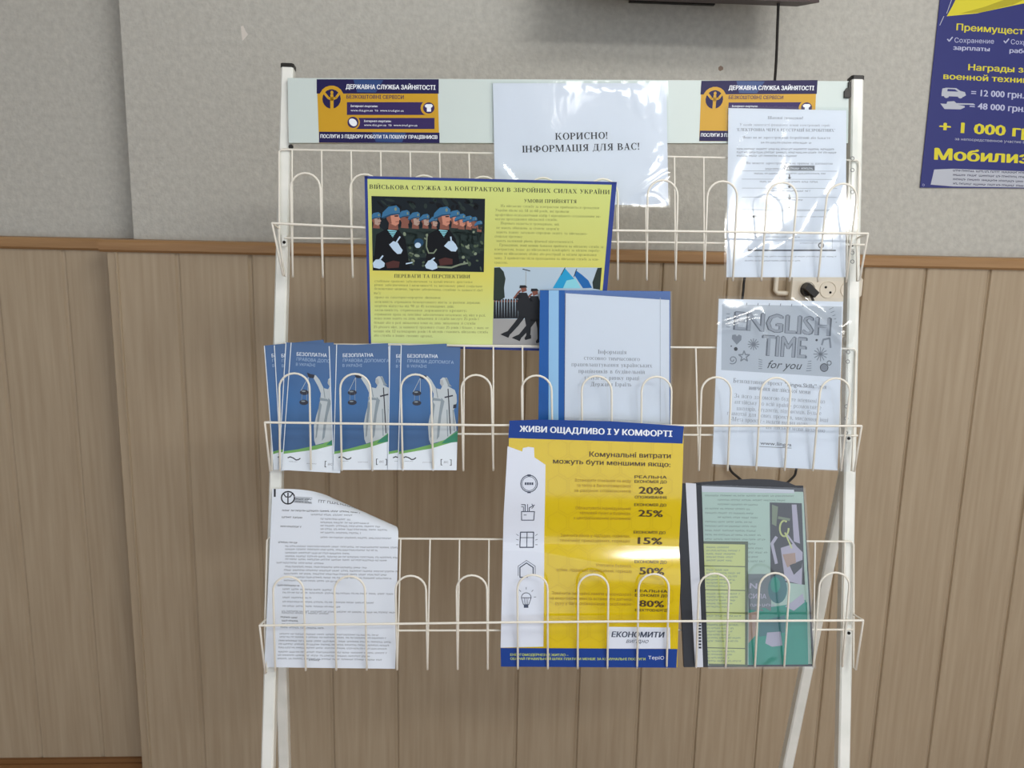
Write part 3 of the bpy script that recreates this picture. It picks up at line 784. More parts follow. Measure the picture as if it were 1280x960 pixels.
# ------------------------------------------------------------------ clear plastic sleeves
def sleeve(parent, px, ds, name='plastic_sleeve', seed=0, amp=.0011, ridges=(), holes=None, nu=44, nv=56, m=None):
    c = quadR(px, ds); r = random.Random(seed); mb = MB()
    ph = [(r.uniform(2, 7), r.uniform(-5, 5), r.uniform(0, 6.3), r.uniform(.3, 1)) for _ in range(5)]
    def h(u, v):
        e = min(1, 12*min(u, 1-u, v, 1-v)); z = 0
        for a, b, p, k in ph: z += k*math.sin(a*u*2+b*v+p)
        z = amp*(.35*z+.8)*e
        for (u0, v0, u1, v1, wd, hh) in ridges:      # folds in the film
            dx, dy = u1-u0, v1-v0; L = dx*dx+dy*dy; t = max(0, min(1, ((u-u0)*dx+(v-v0)*dy)/L))
            d = math.hypot(u-u0-t*dx, v-v0-t*dy); z += hh*math.exp(-(d/wd)**2)*(1-(2*t-1)**2*.6)
        return z
    vs = []
    for j in range(nv+1):
        for i in range(nu+1):
            u, v = i/nu, j/nv; p = (c[3]*(1-u)+c[2]*u)*(1-v)+(c[0]*(1-u)+c[1]*u)*v
            vs.append(p+RN*max(.0004, h(u, v)))
    W = nu+1
    mb.add(vs, [(j*W+i, j*W+i+1, (j+1)*W+i+1, (j+1)*W+i) for j in range(nv) for i in range(nu)], m or M_film, True)
    o = mb.build(name, parent)
    if holes:
        M_p = mat('punched_hole_edge', (120, 122, 124), .5, .3)
        for (x, y, d) in holes:
            g = MB(); cpt = R(x, y, d); g.tube([cpt+RU*(.0030*math.cos(2*math.pi*k/12))+RV*(.0030*math.sin(2*math.pi*k/12)) for k in range(12)], .0006, M_p, 5, True); g.build('punch_hole', o)
    return o
M_strip = film('white_tinted_film_strip', .2, .10, .6, .1, 12)

# "useful information" sheet in the middle of the header
px = [(616, 104), (833, 104), (835.5, 257), (619, 254)]; ds = [.0105, .0105, .0135, .0135]
c3 = quadR(px, ds); t = root('information_sheet', base_of(c3), 'white landscape sheet with two bold title lines over the middle of the header board', 'paper sheet')
s = Sheet(c3, px, M_paper, thick=.0003).crop(600, 70, 4.267)
s.text(I_black, 'КОРИСНО!', 396, 448, 680, 442, 36, 'serif', 1)
s.text(I_black, 'ІНФОРМАЦІЯ ДЛЯ ВАС!', 222, 516, 852, 500, 36, 'serif', 1)
s.build('printed_sheet', t)
sleeve(t, [(613.5, 101.5), (835, 101.5), (838, 259.5), (617, 257)], [d+.001 for d in ds], seed=3, amp=.0013,
       ridges=[(.70, .99, .78, .80, .012, .0022), (.80, .99, .86, .72, .016, .003), (.88, .99, .95, .62, .014, .0026), (.62, .99, .66, .90, .010, .002), (.40, .99, .42, .90, .010, .002), (.55, .99, .56, .92, .01, .002), (.96, .5, .88, .28, .014, .0024), (.99, .3, .80, .10, .016, .0026), (.02, .36, .16, .10, .016, .003), (.06, .22, .12, .05, .012, .002)])

# ------------------------------------------------------------------ military service poster
M_myel = mat('yellow_green_poster_paper', (190, 192, 104), .5, .35)
ramp_uv(M_myel, [(0, (198, 210, 142)), (.22, (194, 203, 122)), (.45, (202, 196, 92)), (.62, (190, 193, 106)), (1, (192, 203, 120))])
I_mblue = mat('blue_border_print', (46, 62, 130), .5, .2)
I_olive = mat('dark_olive_ink', (66, 72, 54), .6, .2)
I_olive2 = mat('faded_olive_ink', (108, 114, 70), .6, .2)
px = [(455.5, 220), (771, 227.5), (752, 440.5), (461, 433)]; ds = [.070, .070, -.003, -.003]
c3 = quadR(px, ds)
s = Sheet(c3, px, M_myel, thick=.0004).crop(440, 210, 6.4)
def C2(x, y): return (x/6.4, y/6.4)
s.crop(0, 0, 1)
s.poly(I_mblue, [(455.5, 220), (771, 227.5), (770.3, 231.2), (455.6, 223.6)]).poly(I_mblue, [(455.5, 220), (459.2, 220), (464, 433.2), (461, 433)])
s.poly(I_mblue, [(771, 227.5), (765, 227.4), (746.5, 440.3), (752, 440.5)]).poly(I_mblue, [(461, 433), (461, 431.4), (752.3, 436.8), (752, 440.5)])
s.poly(M_paper, [(464, 428.8), (747, 434), (746.6, 436.8), (464, 431.5)], 1.5)
s.crop(440, 210, 6.4).text(I_olive, 'ВІЙСЬКОВА СЛУЖБА ЗА КОНТРАКТОМ В ЗБРОЙНИХ СИЛАХ УКРАЇНИ', 138, 168, 2064, 212, 34, 'serif', 1)
s.text(I_olive, 'УМОВИ ПРИЙНЯТТЯ', 1372, 281, 1796, 286, 28, 'serif', 1)
L1 = [('   На військову службу за контрактом приймаються громадяни', 1185, 305, 1978, 322), ('України віком від 18 до 60 років, які пройшли', 1142, 340, 1734, 352),
      ('професійно-психологічний відбір і відповідають установленим ви-', 1140, 378, 1990, 392), ('могам проходження військової служби.', 1140, 412, 1640, 418),
      ('Перевага надається громадянам, які:', 1185, 446, 1655, 456), ('не мають обмежень за станом здоров’я;', 1150, 482, 1655, 492), ('мають повну загальну середню освіту та військово-', 1150, 518, 1880, 532),
      ('спеціальну підготовку;', 1135, 552, 1360, 556), ('мають належний рівень фізичної підготовленості.', 1150, 588, 1770, 598),
      ('Громадянин, який виявив бажання прийняти на військову службу за', 1175, 622, 2010, 638), ('контрактом, подає до військового комісаріату за місцем перебу-', 1135, 656, 1985, 668),
      ('вання на військовому обліку або реєстрації за місцем проживання', 1132, 690, 1955, 702), ('заяву. З прийняттям після проходження на військову службу за кон-', 1132, 726, 1975, 738), ('трактом.', 1132, 762, 1242, 764)]
for tx, a, b, c, d in L1: s.text(I_olive2, tx.strip(), a, b+12, c, d+12, 21, 'serif', 0)
s.crop(440, 320, 6.4).text(I_olive, 'ПЕРЕВАГИ ТА ПЕРСПЕКТИВИ', 336, 182, 942, 188, 28, 'serif', 1)
L2 = [('стабільне грошове забезпечення та щомісячного зростання', 180, 208, 960, 216), ('річне забезпечення і можливості та високому рівні соціальне', 180, 238, 1040, 250), ('безкоштовне медичне, харчове забезпечення, службове та наявності сім’ї', 180, 268, 1040, 282),
      ('ям’);', 172, 302, 230, 304), ('право на санаторно-курортне лікування;', 182, 336, 708, 340), ('можливість отримання безкоштовного житла за рахунок держави;', 182, 372, 1022, 380),
      ('щорічна відпустка від 30 до 45 календарних днів;', 182, 404, 812, 410), ('можливість отримання державного кредиту;', 182, 437, 915, 443), ('отримання права на пенсійне забезпечення незалежно від віку в разі,', 178, 470, 1065, 480),
      ('якщо вони мають на день звільнення зі служби вислугу 25 років і', 176, 502, 1010, 508), ('більше або в разі звільнення вони на день звільнення зі служби', 176, 536, 985, 543), ('25 річного віку, за наявності трудового стажу 25 років і більше, з яких не', 174, 570, 1090, 578),
      ('менше ніж 12 календарних років і 6 місяців становить військова служба', 174, 603, 1085, 611), ('або служба в інших силових органах.', 174, 636, 645, 642)]
for tx, a, b, c, d in L2: s.text(I_olive2, tx, a, b+10, c, d+10, 20, 'serif', 0)
# first photograph: a rank of soldiers in sky-blue berets
Pd = mat('photo_dark', (22, 30, 36), .45, .15); Pd2 = mat('photo_dark_green', (38, 50, 48), .45, .15); Pd3 = mat('photo_black', (16, 18, 22), .45, .15)
Pb = mat('photo_beret_blue', (54, 104, 142), .45, .15); Pb2 = mat('photo_beret_shade', (36, 68, 96), .45, .15)
Pf = mat('photo_face', (186, 128, 108), .45, .15); Pf2 = mat('photo_face_shade', (126, 82, 70), .45, .15); Pf3 = mat('photo_face_pale', (164, 140, 128), .45, .15)
Pg = mat('photo_glove', (176, 198, 218), .45, .15); Pc = mat('photo_camouflage', (74, 88, 70), .45, .15); Pc2 = mat('photo_camouflage_light', (120, 132, 112), .45, .15)
Pr = mat('photo_maroon', (74, 44, 42), .45, .15); Pt = mat('photo_stripes', (130, 196, 208), .45, .15)
s.crop(440, 210, 6.4)
s.poly(Pd, [(155, 228), (1060, 250), (1050, 842), (166, 829)], 1)
rnd = random.Random(5)
s.clip = [(155, 228), (1060, 250), (1050, 842), (166, 829)]
for i in range(26):
    s.ell(Pd2 if i % 2 else Pd3, rnd.uniform(200, 1000), rnd.uniform(262, 330), rnd.uniform(12, 45), rnd.uniform(8, 22), 1.3, rnd.uniform(0, 60), 9)
def soldier(x, y, k, big=False, face=None):
    """a head three-quarters right at (x, y), k the face height"""
    s.poly(Pd3 if big else Pd2, [(x-.9*k, y+1.15*k), (x-.2*k, y+.6*k), (x+.4*k, y+.7*k), (x+1.1*k, y+1.3*k), (x+1.3*k, y+3.4*k), (x-1.2*k, y+3.4*k)], 2)
    s.poly(Pf2, [(x-.2*k, y+.2*k), (x+.32*k, y+.3*k), (x+.36*k, y+.85*k), (x-.26*k, y+.8*k)], 2.4)
    s.poly(face or Pf, [(x-.34*k, y-.2*k), (x+.36*k, y-.25*k), (x+.4*k, y-.02*k), (x+.50*k, y+.14*k), (x+.42*k, y+.2*k), (x+.4*k, y+.42*k), (x+.2*k, y+.56*k), (x-.12*k, y+.42*k), (x-.32*k, y+.15*k)], 3)
    s.poly(Pf2, [(x-.34*k, y-.1*k), (x-.14*k, y-.1*k), (x-.08*k, y+.4*k), (x-.2*k, y+.36*k), (x-.34*k, y+.12*k)], 3.4)
    s.poly(Pd, [(x+.12*k, y-.1*k), (x+.36*k, y-.12*k), (x+.36*k, y-.04*k), (x+.14*k, y-.03*k)], 3.7).line(Pf2, [(x+.22*k, y+.3*k), (x+.4*k, y+.28*k)], .05*k, 3.7)
    s.poly(Pb, [(x-.62*k, y+.02*k), (x-.56*k, y-.24*k), (x-.2*k, y-.62*k), (x+.24*k, y-.7*k), (x+.44*k, y-.55*k), (x+.46*k, y-.26*k), (x-.1*k, y-.2*k)], 4)
    s.poly(Pb2, [(x-.62*k, y+.02*k), (x-.1*k, y-.2*k), (x+.46*k, y-.26*k), (x+.46*k, y-.18*k), (x-.08*k, y-.1*k), (x-.5*k, y+.08*k)], 4.4)
    s.ell(Pc2, x+.28*k, y-.42*k, .07*k, .12*k, 4.7, n=8)
for x, y, k, f in ((1010, 470, 60, Pd2), (968, 440, 62, Pf2), (925, 440, 74, Pf), (866, 430, 84, Pf), (815, 410, 96, Pf), (650, 440, 66, Pf3), (580, 428, 78, Pf3), (500, 420, 90, Pf3), (415, 410, 96, Pf2), (190, 420, 86, Pf3)):
    soldier(x, y, k, face=f)
for i in range(60):
    x = rnd.uniform(370, 1040); y = rnd.uniform(520, 815)
    if 660 < x < 860 and y > 560: continue
    s.ell(Pc if i % 3 else Pc2, x, y, rnd.uniform(8, 24), rnd.uniform(6, 14), 2.7, rnd.uniform(0, 90), 7)
for (x, y, k) in ((322, 400, 128), (728, 404, 122)):
    s.poly(Pd3, [(x-1.0*k, y+1.1*k), (x-.2*k, y+.65*k), (x+.35*k, y+.75*k), (x+.8*k, y+1.4*k), (x+1.1*k, y+3.3*k), (x-1.2*k, y+3.3*k)], 4.8)
    s.poly(Pt, [(x-.32*k, y+.8*k), (x+.28*k, y+.86*k), (x+.02*k, y+1.3*k)], 5)
    for q in range(4): s.line(Pd, [(x-.26*k+.06*q*k, y+.9*k+.11*q*k), (x+.24*k-.05*q*k, y+.94*k+.1*q*k)], 5, 5.3)
    s.poly(Pf2, [(x-.2*k, y+.2*k), (x+.34*k, y+.3*k), (x+.36*k, y+.8*k), (x-.26*k, y+.8*k)], 5)
    s.poly(Pf, [(x-.34*k, y-.2*k), (x+.36*k, y-.25*k), (x+.4*k, y-.02*k), (x+.50*k, y+.14*k), (x+.42*k, y+.2*k), (x+.4*k, y+.42*k), (x+.2*k, y+.56*k), (x-.12*k, y+.42*k), (x-.32*k, y+.15*k)], 5.5)
    s.poly(Pf2, [(x-.36*k, y-.1*k), (x-.12*k, y-.1*k), (x-.04*k, y+.42*k), (x-.2*k, y+.4*k), (x-.36*k, y+.12*k)], 5.8)
    s.poly(Pd, [(x+.12*k, y-.1*k), (x+.36*k, y-.12*k), (x+.36*k, y-.03*k), (x+.14*k, y-.02*k)], 6).line(Pf2, [(x+.2*k, y+.3*k), (x+.42*k, y+.28*k)], 6, 6)
    s.poly(Pb, [(x-.68*k, y+.04*k), (x-.6*k, y-.3*k), (x-.24*k, y-.66*k), (x+.24*k, y-.74*k), (x+.44*k, y-.55*k), (x+.48*k, y-.26*k), (x-.1*k, y-.2*k)], 6.2)
    s.poly(Pb2, [(x-.68*k, y+.04*k), (x-.1*k, y-.2*k), (x+.48*k, y-.26*k), (x+.48*k, y-.18*k), (x-.08*k, y-.1*k), (x-.54*k, y+.1*k)], 6.5).ell(Pc2, x+.2*k, y-.5*k, .08*k, .12*k, 6.7, n=8)
for pts in ([(296, 622), (330, 594), (366, 608), (384, 640), (404, 668), (390, 696), (362, 698), (330, 668)], [(732, 634), (766, 596), (800, 590), (826, 620), (842, 652), (826, 678), (790, 676)],
            [(166, 770), (190, 742), (226, 740), (262, 770), (258, 800), (220, 816), (172, 806)], [(580, 790), (606, 752), (640, 742), (676, 778), (680, 812), (640, 826), (590, 812)]):
    s.poly(Pg, pts, 7)
for pts in ([(356, 600), (382, 560)], [(790, 596), (786, 560)], [(222, 744), (246, 712)], [(634, 746), (656, 730)]): s.line(Pg, pts, 12, 7)
s.poly(Pr, [(690, 742), (740, 726), (800, 738), (800, 780), (700, 790)], 5.2).poly(Pr, [(268, 770), (330, 750), (380, 760), (372, 806), (280, 812)], 5.2)
s.line(Pc2, [(596, 560), (592, 640), (610, 690), (650, 690), (672, 660)], 10, 5.4).ell(Pb2, 532, 606, 38, 34, 5.2).ell(Pg, 524, 628, 24, 22, 5.5)
s.line(Pc2, [(682, 800), (790, 806), (860, 782), (920, 770)], 14, 5.6).line(Pg, [(430, 776), (480, 766)], 10, 5.6)
s.clip = None
# second photograph: marching men and flags
Ps = mat('photo_sky', (168, 186, 200), .45, .15); Pgr = mat('photo_ground', (150, 150, 150), .45, .15); Pfl = mat('photo_flag_cyan', (40, 146, 192), .45, .15); Pfl2 = mat('photo_flag_blue', (34, 96, 160), .45, .15)
Pu = mat('photo_uniform', (38, 40, 44), .45, .15); Ptr = mat('photo_tree', (44, 54, 50), .45, .15)
s.crop(600, 320, 4.365)
s.poly(Ps, [(76, 66), (664, 70), (652, 200), (330, 190), (330, 492), (66, 484)], 1)
s.poly(Pgr, [(68, 345), (330, 352), (330, 492), (66, 484)], 1.5)
s.poly(Ptr, [(74, 70), (104, 68), (126, 92), (136, 130), (128, 180), (132, 232), (100, 252), (70, 246)], 2).poly(Ptr, [(640, 72), (664, 70), (654, 190), (616, 184), (612, 150)], 2)
s.poly(Pfl, [(460, 72), (394, 182), (540, 182), (520, 140)], 2).poly(Pfl2, [(520, 84), (512, 110), (560, 182), (610, 180), (590, 140), (556, 110)], 2.4).line(Pu, [(462, 70), (440, 110)], 4, 2.6).line(Pu, [(526, 78), (510, 120)], 4, 2.6)
s.poly(Pt, [(470, 140), (520, 130), (548, 182), (450, 182)], 2.7).line(Pu, [(230, 78), (270, 88)], 5, 2).line(Pgr, [(248, 90), (246, 180)], 3, 2)
for x in range(72, 210, 15): s.poly(Pu, [(x, 250), (x+11, 250), (x+13, 345), (x-2, 345)], 2).ell(Pu, x+6, 247, 6, 8, 2.3, n=8).ell(Pf2, x+6, 252, 4, 5, 2.5, n=8)
for dx, dy, L in ((62, 18, 3), (0, 0, 4)):
    f = lambda P: [(a+dx, b+dy) for a, b in P if a+dx < 328 or True]
    cl = lambda P: [(min(a+dx, 330), b+dy) for a, b in P]
    s.poly(Pu, cl([(208, 206), (252, 206), (272, 250), (276, 300), (268, 340), (212, 340), (200, 280)]), L)
    s.poly(Pf2, cl([(216, 172), (248, 170), (252, 196), (226, 206)]), L+.3).poly(Pu, cl([(212, 182), (214, 166), (246, 166), (256, 178), (232, 180)]), L+.6)
    s.poly(Pu, cl([(208, 214), (178, 232), (190, 240), (226, 234)]), L).line(Pf2, cl([(182, 236), (206, 204), (218, 194)]), 9, L+.4)
    s.poly(Pu, cl([(212, 330), (244, 336), (206, 384), (164, 428), (148, 412), (186, 366)]), L).poly(Pu, cl([(164, 424), (152, 448), (108, 430), (128, 420), (148, 412)]), L+.2)
    s.poly(Pu, cl([(238, 330), (272, 332), (276, 380), (272, 436), (250, 436), (248, 380)]), L).poly(Pu, cl([(252, 430), (276, 434), (276, 452), (244, 460), (240, 450)]), L+.2)
tag(s.build('military_service_poster', origin=base_of(c3)), 'yellow-green military service poster with blue border and photo of soldiers in blue berets', 'poster')

# ------------------------------------------------------------------ legal aid leaflets
M_leaf = mat('blue_leaflet', (58, 98, 148), .35, .45)
ramp_uv(M_leaf, [(0, (40, 72, 112)), (.3, (52, 88, 132)), (.55, (54, 100, 152)), (.8, (62, 96, 142)), (1, (66, 94, 134))])
I_stat = mat('statue_grey_print', (176, 184, 188), .4, .4); I_stat2 = mat('statue_shade_print', (128, 140, 148), .4, .4); I_statd = mat('dark_bronze_print', (44, 46, 58), .4, .4)
I_green = mat('green_swoosh_print', (104, 156, 84), .4, .4); I_green2 = mat('deep_green_print', (44, 122, 92), .4, .4); I_lw = mat('leaflet_white_print', (208, 216, 224), .4, .4)
I_lt = mat('leaflet_pale_blue_print', (150, 172, 200), .4, .4)
LD = [(501.6, 431), (575.5, 434.5), (570.5, 588), (497, 587)]
Pf3_ = mat('statue_face_print', (160, 164, 166), .4, .4)
def leaflet(corners, d0, label):
    c3 = quadR(corners, [d0-.002, d0-.002, d0, d0])
    s = Sheet(c3, LD, M_leaf, thick=.0007).crop(320, 410, 4.571)
    s.poly(I_lw, [(812, 722), (1150, 640), (1146, 813), (810, 811)], 1)
    s.poly(I_green, [(812, 722), (812, 708), (900, 692), (1040, 656), (1152, 590), (1150, 646), (1000, 690)], 1.5).poly(I_green2, [(1080, 640), (1153, 592), (1151, 652), (1060, 662)], 2)
    s.line(I_lw, [(830, 98), (814, 720)], 5, 3)
    # the statue: raised arm with scales, head, robe, sword
    s.poly(I_stat, [(990, 640), (984, 560), (996, 500), (1012, 440), (1016, 376), (1000, 340), (968, 290), (962, 272), (982, 276), (1004, 300), (1030, 346), (1056, 352), (1064, 336), (1052, 318), (1054, 296), (1068, 284), (1092, 286), (1100, 310), (1096, 334), (1112, 342), (1136, 356), (1146, 384), (1148, 420), (1140, 450), (1130, 470), (1142, 540), (1146, 588), (1080, 640), (1000, 664)], 2.2)
    s.poly(I_stat2, [(1060, 400), (1078, 420), (1060, 500), (1048, 620), (1034, 640), (1040, 540), (1052, 450)], 2.5).poly(I_stat2, [(1010, 420), (1024, 440), (1014, 520), (1004, 620), (996, 630), (1000, 540)], 2.5)
    s.poly(I_stat2, [(1078, 284), (1096, 292), (1106, 320), (1120, 336), (1100, 336), (1090, 310)], 2.5)
    s.poly(Pf3_, [(1054, 300), (1068, 298), (1074, 322), (1064, 336), (1054, 322)], 2.6).poly(I_stat2, [(1010, 400), (1054, 406), (1064, 420), (1012, 416)], 2.6).line(I_stat2, [(1030, 346), (1040, 400)], 5, 2.6).line(I_stat2, [(1126, 470), (1134, 590)], 6, 2.6).line(I_stat2, [(1092, 470), (1096, 620)], 6, 2.6)
    s.line(I_statd, [(1098, 350), (1102, 420), (1112, 606)], 6, 2.8).line(I_statd, [(1080, 398), (1124, 388)], 8, 2.8).poly(I_statd, [(1128, 440), (1146, 436), (1144, 458), (1126, 462)], 2.8)
    s.poly(I_statd, [(930, 262), (950, 270), (976, 274), (972, 292), (950, 292), (938, 284)], 2.6)
    for a, b in ((920, 374), (920, 430)): s.ell(I_statd, a, b, 26, 15, 2.6, n=14).ell(I_stat2, a-4, b-6, 12, 4, 2.9, n=10)
    s.line(I_stat, [(938, 290), (900, 366)], 2.5, 2.6).line(I_stat, [(940, 290), (940, 366)], 2.5, 2.6).line(I_stat2, [(906, 420), (908, 376)], 2.5, 2.6).line(I_stat2, [(936, 420), (934, 376)], 2.5, 2.6)
    s.text(I_lw, 'БЕЗОПЛАТНА', 866, 170, 1040, 172, 20, bold=.022, layer=2)
    s.text(I_lt, 'ПРАВОВА ДОПОМОГА', 866, 197, 1130, 206, 18, layer=2)
    s.text(I_lt, 'В УКРАЇНІ', 864, 226, 976, 228, 16, layer=2)
    s.line(I_black, [(842, 742), (856, 736), (874, 742), (890, 752), (904, 750), (914, 742)], 6, 2).blur(I_grey, 850, 764, 900, 764, 6, 3, 2).blur(I_grey, 952, 770, 1010, 770, 5, 4, 2)
    s.text(I_black, '[', 1056, 776, 1066, 776, 28, layer=2).text(I_black, ']', 1108, 778, 1118, 778, 28, layer=2).text(I_grey, 'ас', 1074, 772, 1100, 772, 15, layer=2)
    return tag(s.build('legal_aid_leaflet', origin=base_of(c3)), label, 'leaflet', 'legal aid leaflets in the middle basket')
leaflet([(330.5, 432), (404.5, 424.5), (416, 580), (342, 587)], .0125, 'blue legal aid leaflet at the far left, leaning outwards, rearmost of its fan')
leaflet([(343, 431.5), (417, 428), (424, 584), (351, 588)], .0139, 'blue legal aid leaflet showing only a sliver, second from the left of the fan')
leaflet([(357.5, 428), (431, 431), (421, 587), (348, 585)], .0153, 'blue legal aid leaflet hidden but for an edge, third in the left-hand fan')
leaflet([(364, 428), (437, 434), (425, 591.5), (352, 587)], .0167, 'blue legal aid leaflet tilted to the right at the front of the left-hand fan')
leaflet([(411.5, 432.5), (485, 429), (490, 586), (416.5, 587)], .0174, 'blue legal aid leaflet peeping out on the left behind the middle front leaflet')
leaflet([(420.9, 430.5), (494.8, 432), (489.8, 587.5), (416.2, 587)], .0188, 'blue legal aid leaflet at the front in the middle of the three visible covers')
leaflet([(486, 432.5), (558.5, 429.5), (560, 585), (488, 587)], .0195, 'blue legal aid leaflet rearmost in the right-hand group, only its top edge showing')
leaflet([(487.5, 431.5), (561, 433.5), (557.5, 587.5), (484.5, 587)], .0206, 'blue legal aid leaflet peeping out just left of the rightmost front leaflet')
leaflet(LD, .0219, 'blue legal aid leaflet at the far right, its whole cover in view')

# ------------------------------------------------------------------ blue report folder in the middle basket
M_fblue = mat('blue_folder_plastic', (16, 78, 148), .35, .3); M_fpale = mat('pale_blue_strip', (128, 172, 208), .35, .45)
px = [(675, 362.5), (838, 364), (838, 560), (672.5, 560)]; ds = [.0335, .0335, .021, .021]
c3 = quadR(px, ds)
t = root('report_folder', base_of(c3), 'blue report folder with white title page behind the yellow saving poster', 'folder')
s = Sheet(quadR(px, [d-.004 for d in ds]), px, M_fblue, thick=.0008); s.build('back_cover', t)
pp = [(707, 366.5), (837, 373.5), (837, 560), (705, 560)]
q = [(707, 366.5), (836.7, 375), (836.7, 560), (705.5, 560)]
s = Sheet(quadR(q, [d-.0012 for d in ds]), q, M_paper, thick=.0015).crop(600, 320, 4.365)
for tx, a, b, c, d in (('Інформація', 648, 530, 806, 532), ('стосовно тимчасового', 570, 562, 878, 570), ('працевлаштування українських', 500, 597, 944, 605), ('працівників в будівельній', 540, 634, 905, 640), ('галузі на ринку праці', 574, 670, 874, 674), ('Держави Ізраїль', 608, 706, 834, 708)):
    s.text(I_grey, tx, a, b, c, d, 23, 'serif', 1)
s.line(I_lgrey, [(985, 230), (985, 900)], 3, 1)
s.build('title_page', t)
s = Sheet(quadR([(675, 362.5), (706, 363), (705, 560), (672.5, 560)], ds), [(675, 362.5), (706, 363), (705, 560), (672.5, 560)], M_fblue, thick=.0030).crop(600, 320, 4.365)
s.build('spine', t)
sq = [(686, 363), (698.5, 363), (698, 560), (685.5, 560)]
s = Sheet(quadR(sq, [d+.0010 for d in ds]), sq, M_fpale, thick=.0009); o = s.build('fastener_strip', t); o['label'] = 'pale blue fastener strip'
sleeve(t, [(706, 363), (840, 364.5), (840.5, 560), (705, 560)], [d+.0006 for d in ds], 'clear_cover', 8, .0004, nu=16, nv=20, m=M_cover)

# ------------------------------------------------------------------ yellow energy saving poster, once folded across its middle
M_yel = mat('yellow_poster_paper', (202, 176, 2), .11, .85)
M_yhex = mat('yellow_hexagon_print', (197, 170, 2), .11, .85)
I_yb = mat('royal_blue_print', (22, 58, 132), .3, .25); I_yw = mat('poster_white_print', (206, 212, 224), .22, .5); I_yk = mat('brown_black_print', (74, 58, 30), .3, .4); I_ybr = mat('ochre_small_print', (152, 120, 30), .3, .4)
I_ic = mat('icon_navy_print', (58, 66, 86), .3, .4); I_yl = mat('lime_small_print', (176, 190, 90), .3, .4)
px = [(637, 527), (855, 533), (846.5, 834), (626, 832)]; ds = [.053, .053, .0205, .0205]
c3 = quadR(px, ds)
def ybend(u, v):
    b = 0.0
    vc = .505                                # the crease
    base = -.011*math.exp(-((v-vc)/.16)**2)
    x = vc-v; wd = .030+.085*min(1, max(0, (u-.15)/.75))     # the sheet juts out just under the crease, wider to the right
    if x > 0:
        y = min(x, wd); b += (.166*y-.52*y*y)*math.exp(-(max(0, x-wd)/.12)**2)
    tip = max(0, (v-.9)/.1)*(.0022*math.sin(u*5+.4))
    return base+b+tip
s = Sheet(c3, px, M_yel, bend=ybend, split=.02, nu=40, nv=200); s.lk = .00024; s.fine = .505
s.crop(610, 510, 4.571)
s.poly(I_yb, [(123, 72), (300, 66), (700, 76), (1120, 104), (1112, 200), (116, 168)], 2)
s.text(I_pwhite, 'ЖИВИ ОЩАДЛИВО І У КОМФОРТІ', 182, 133, 1052, 163, 33, bold=.055, layer=3)
# pale house-shaped column on the left
s.poly(I_yw, [(112, 214), (196, 244), (200, 224), (232, 218), (264, 222), (266, 276), (330, 318), (318, 1360), (72, 1366), (90, 600)], 1.6)
for r in range(11):
    for c in range(7):
        cx, cy = 400+c*120+(r % 2)*60, 230+r*104
        if cx > 1010: continue
        P = [(cx+62*math.cos(rad(a)), cy+62*math.sin(rad(a))) for a in range(30, 391, 60)]
        s.line(M_yhex, P, 7, .7)
s.text(I_yk, 'Комунальні витрати', 582, 272, 1044, 282, 28, bold=.03, layer=2)
s.text(I_yk, 'можуть бути меншими якщо:', 374, 310, 1042, 330, 27, bold=.03, layer=2)
def item(lines, head, pct, foot, y):
    for i, (tx, x0) in enumerate(lines): s.text(I_ybr, tx, x0, y+i*29-2, 820, y+i*29+3, 17, layer=2)
    yy = y-20
    for h in head: s.text(I_yk, h, {8: 884, 12: 848}.get(len(h), 840), yy, {8: 994}.get(len(h), 1022), yy+3, 16, bold=.03, layer=2); yy += 26
    s.text(I_yk, pct, 866, yy+34, 1002, yy+38, 40, bold=.045, layer=2)
    if foot: s.text(I_yk, foot, 842, yy+62, 1022, yy+65, 15, bold=.03, layer=2)
item([('Встановити лічильник на воду', 500), ('та тепло в багатоповерхівках', 510), ('за рахунок співвласників', 494)], ['РЕАЛЬНА', 'ЕКОНОМІЯ ДО'], '20%', 'СПОЖИВАННЯ', 414)
item([('Облаштувати індивідуальний', 504), ('тепловий пункт в будинках', 528), ('з централізованим опаленням', 494)], ['ЕКОНОМІЯ ДО'], '25%', None, 572)
item([('Замінити вікна у під’їздах, підвалах,', 420), ('технічних приміщеннях, горищах', 414)], ['ЕКОНОМІЯ ДО'], '15%', None, 732)
s.crop(610, 670, 4.571)
item([('Утеплити будинок', 618), ('(стіни, підвальні приміщення, горища)', 394)], ['ЕКОНОМІЯ ДО'], '50%', None, 164)
item([('Замінити звичайні лампи у коридорах', 368), ('на енергоефективні та встановити датчики', 356), ('руху у багатоповерхівках з особливою', 388)], ['РЕАЛЬНА', 'ЕКОНОМІЯ ДО'], '80%', 'ЕЛЕКТРОЕНЕРГІЇ', 327)
s.rect(I_yk, 800, 476, 1020, 480, 2).poly(I_yw, [(690, 512), (1040, 516), (1042, 640), (686, 640)], 2)
s.text(I_ic, 'ЕКОНОМИТИ', 708, 572, 1008, 574, 32, bold=.05, shear=.15, layer=3).text(I_ic, 'вигідно', 790, 606, 918, 608, 26, shear=.35, layer=3)
s.poly(I_yb, [(72, 636), (1082, 642), (1076, 752), (74, 746)], 2.4)
s.text(I_yl, 'ЕНЕРГОМОДЕРНІЗУЙ ЖИТЛО –', 128, 682, 462, 684, 14, bold=.04, layer=3).text(I_yl, 'ОБИРАЙ ПРАВИЛЬНИЙ ШЛЯХ ПЛАТИТИ МЕНШЕ ЗА КОМУНАЛЬНІ ПОСЛУГИ', 128, 706, 900, 708, 14, bold=.04, layer=3)
s.text(I_pwhite, 'ТеріО', 916, 702, 1006, 704, 20, layer=3)
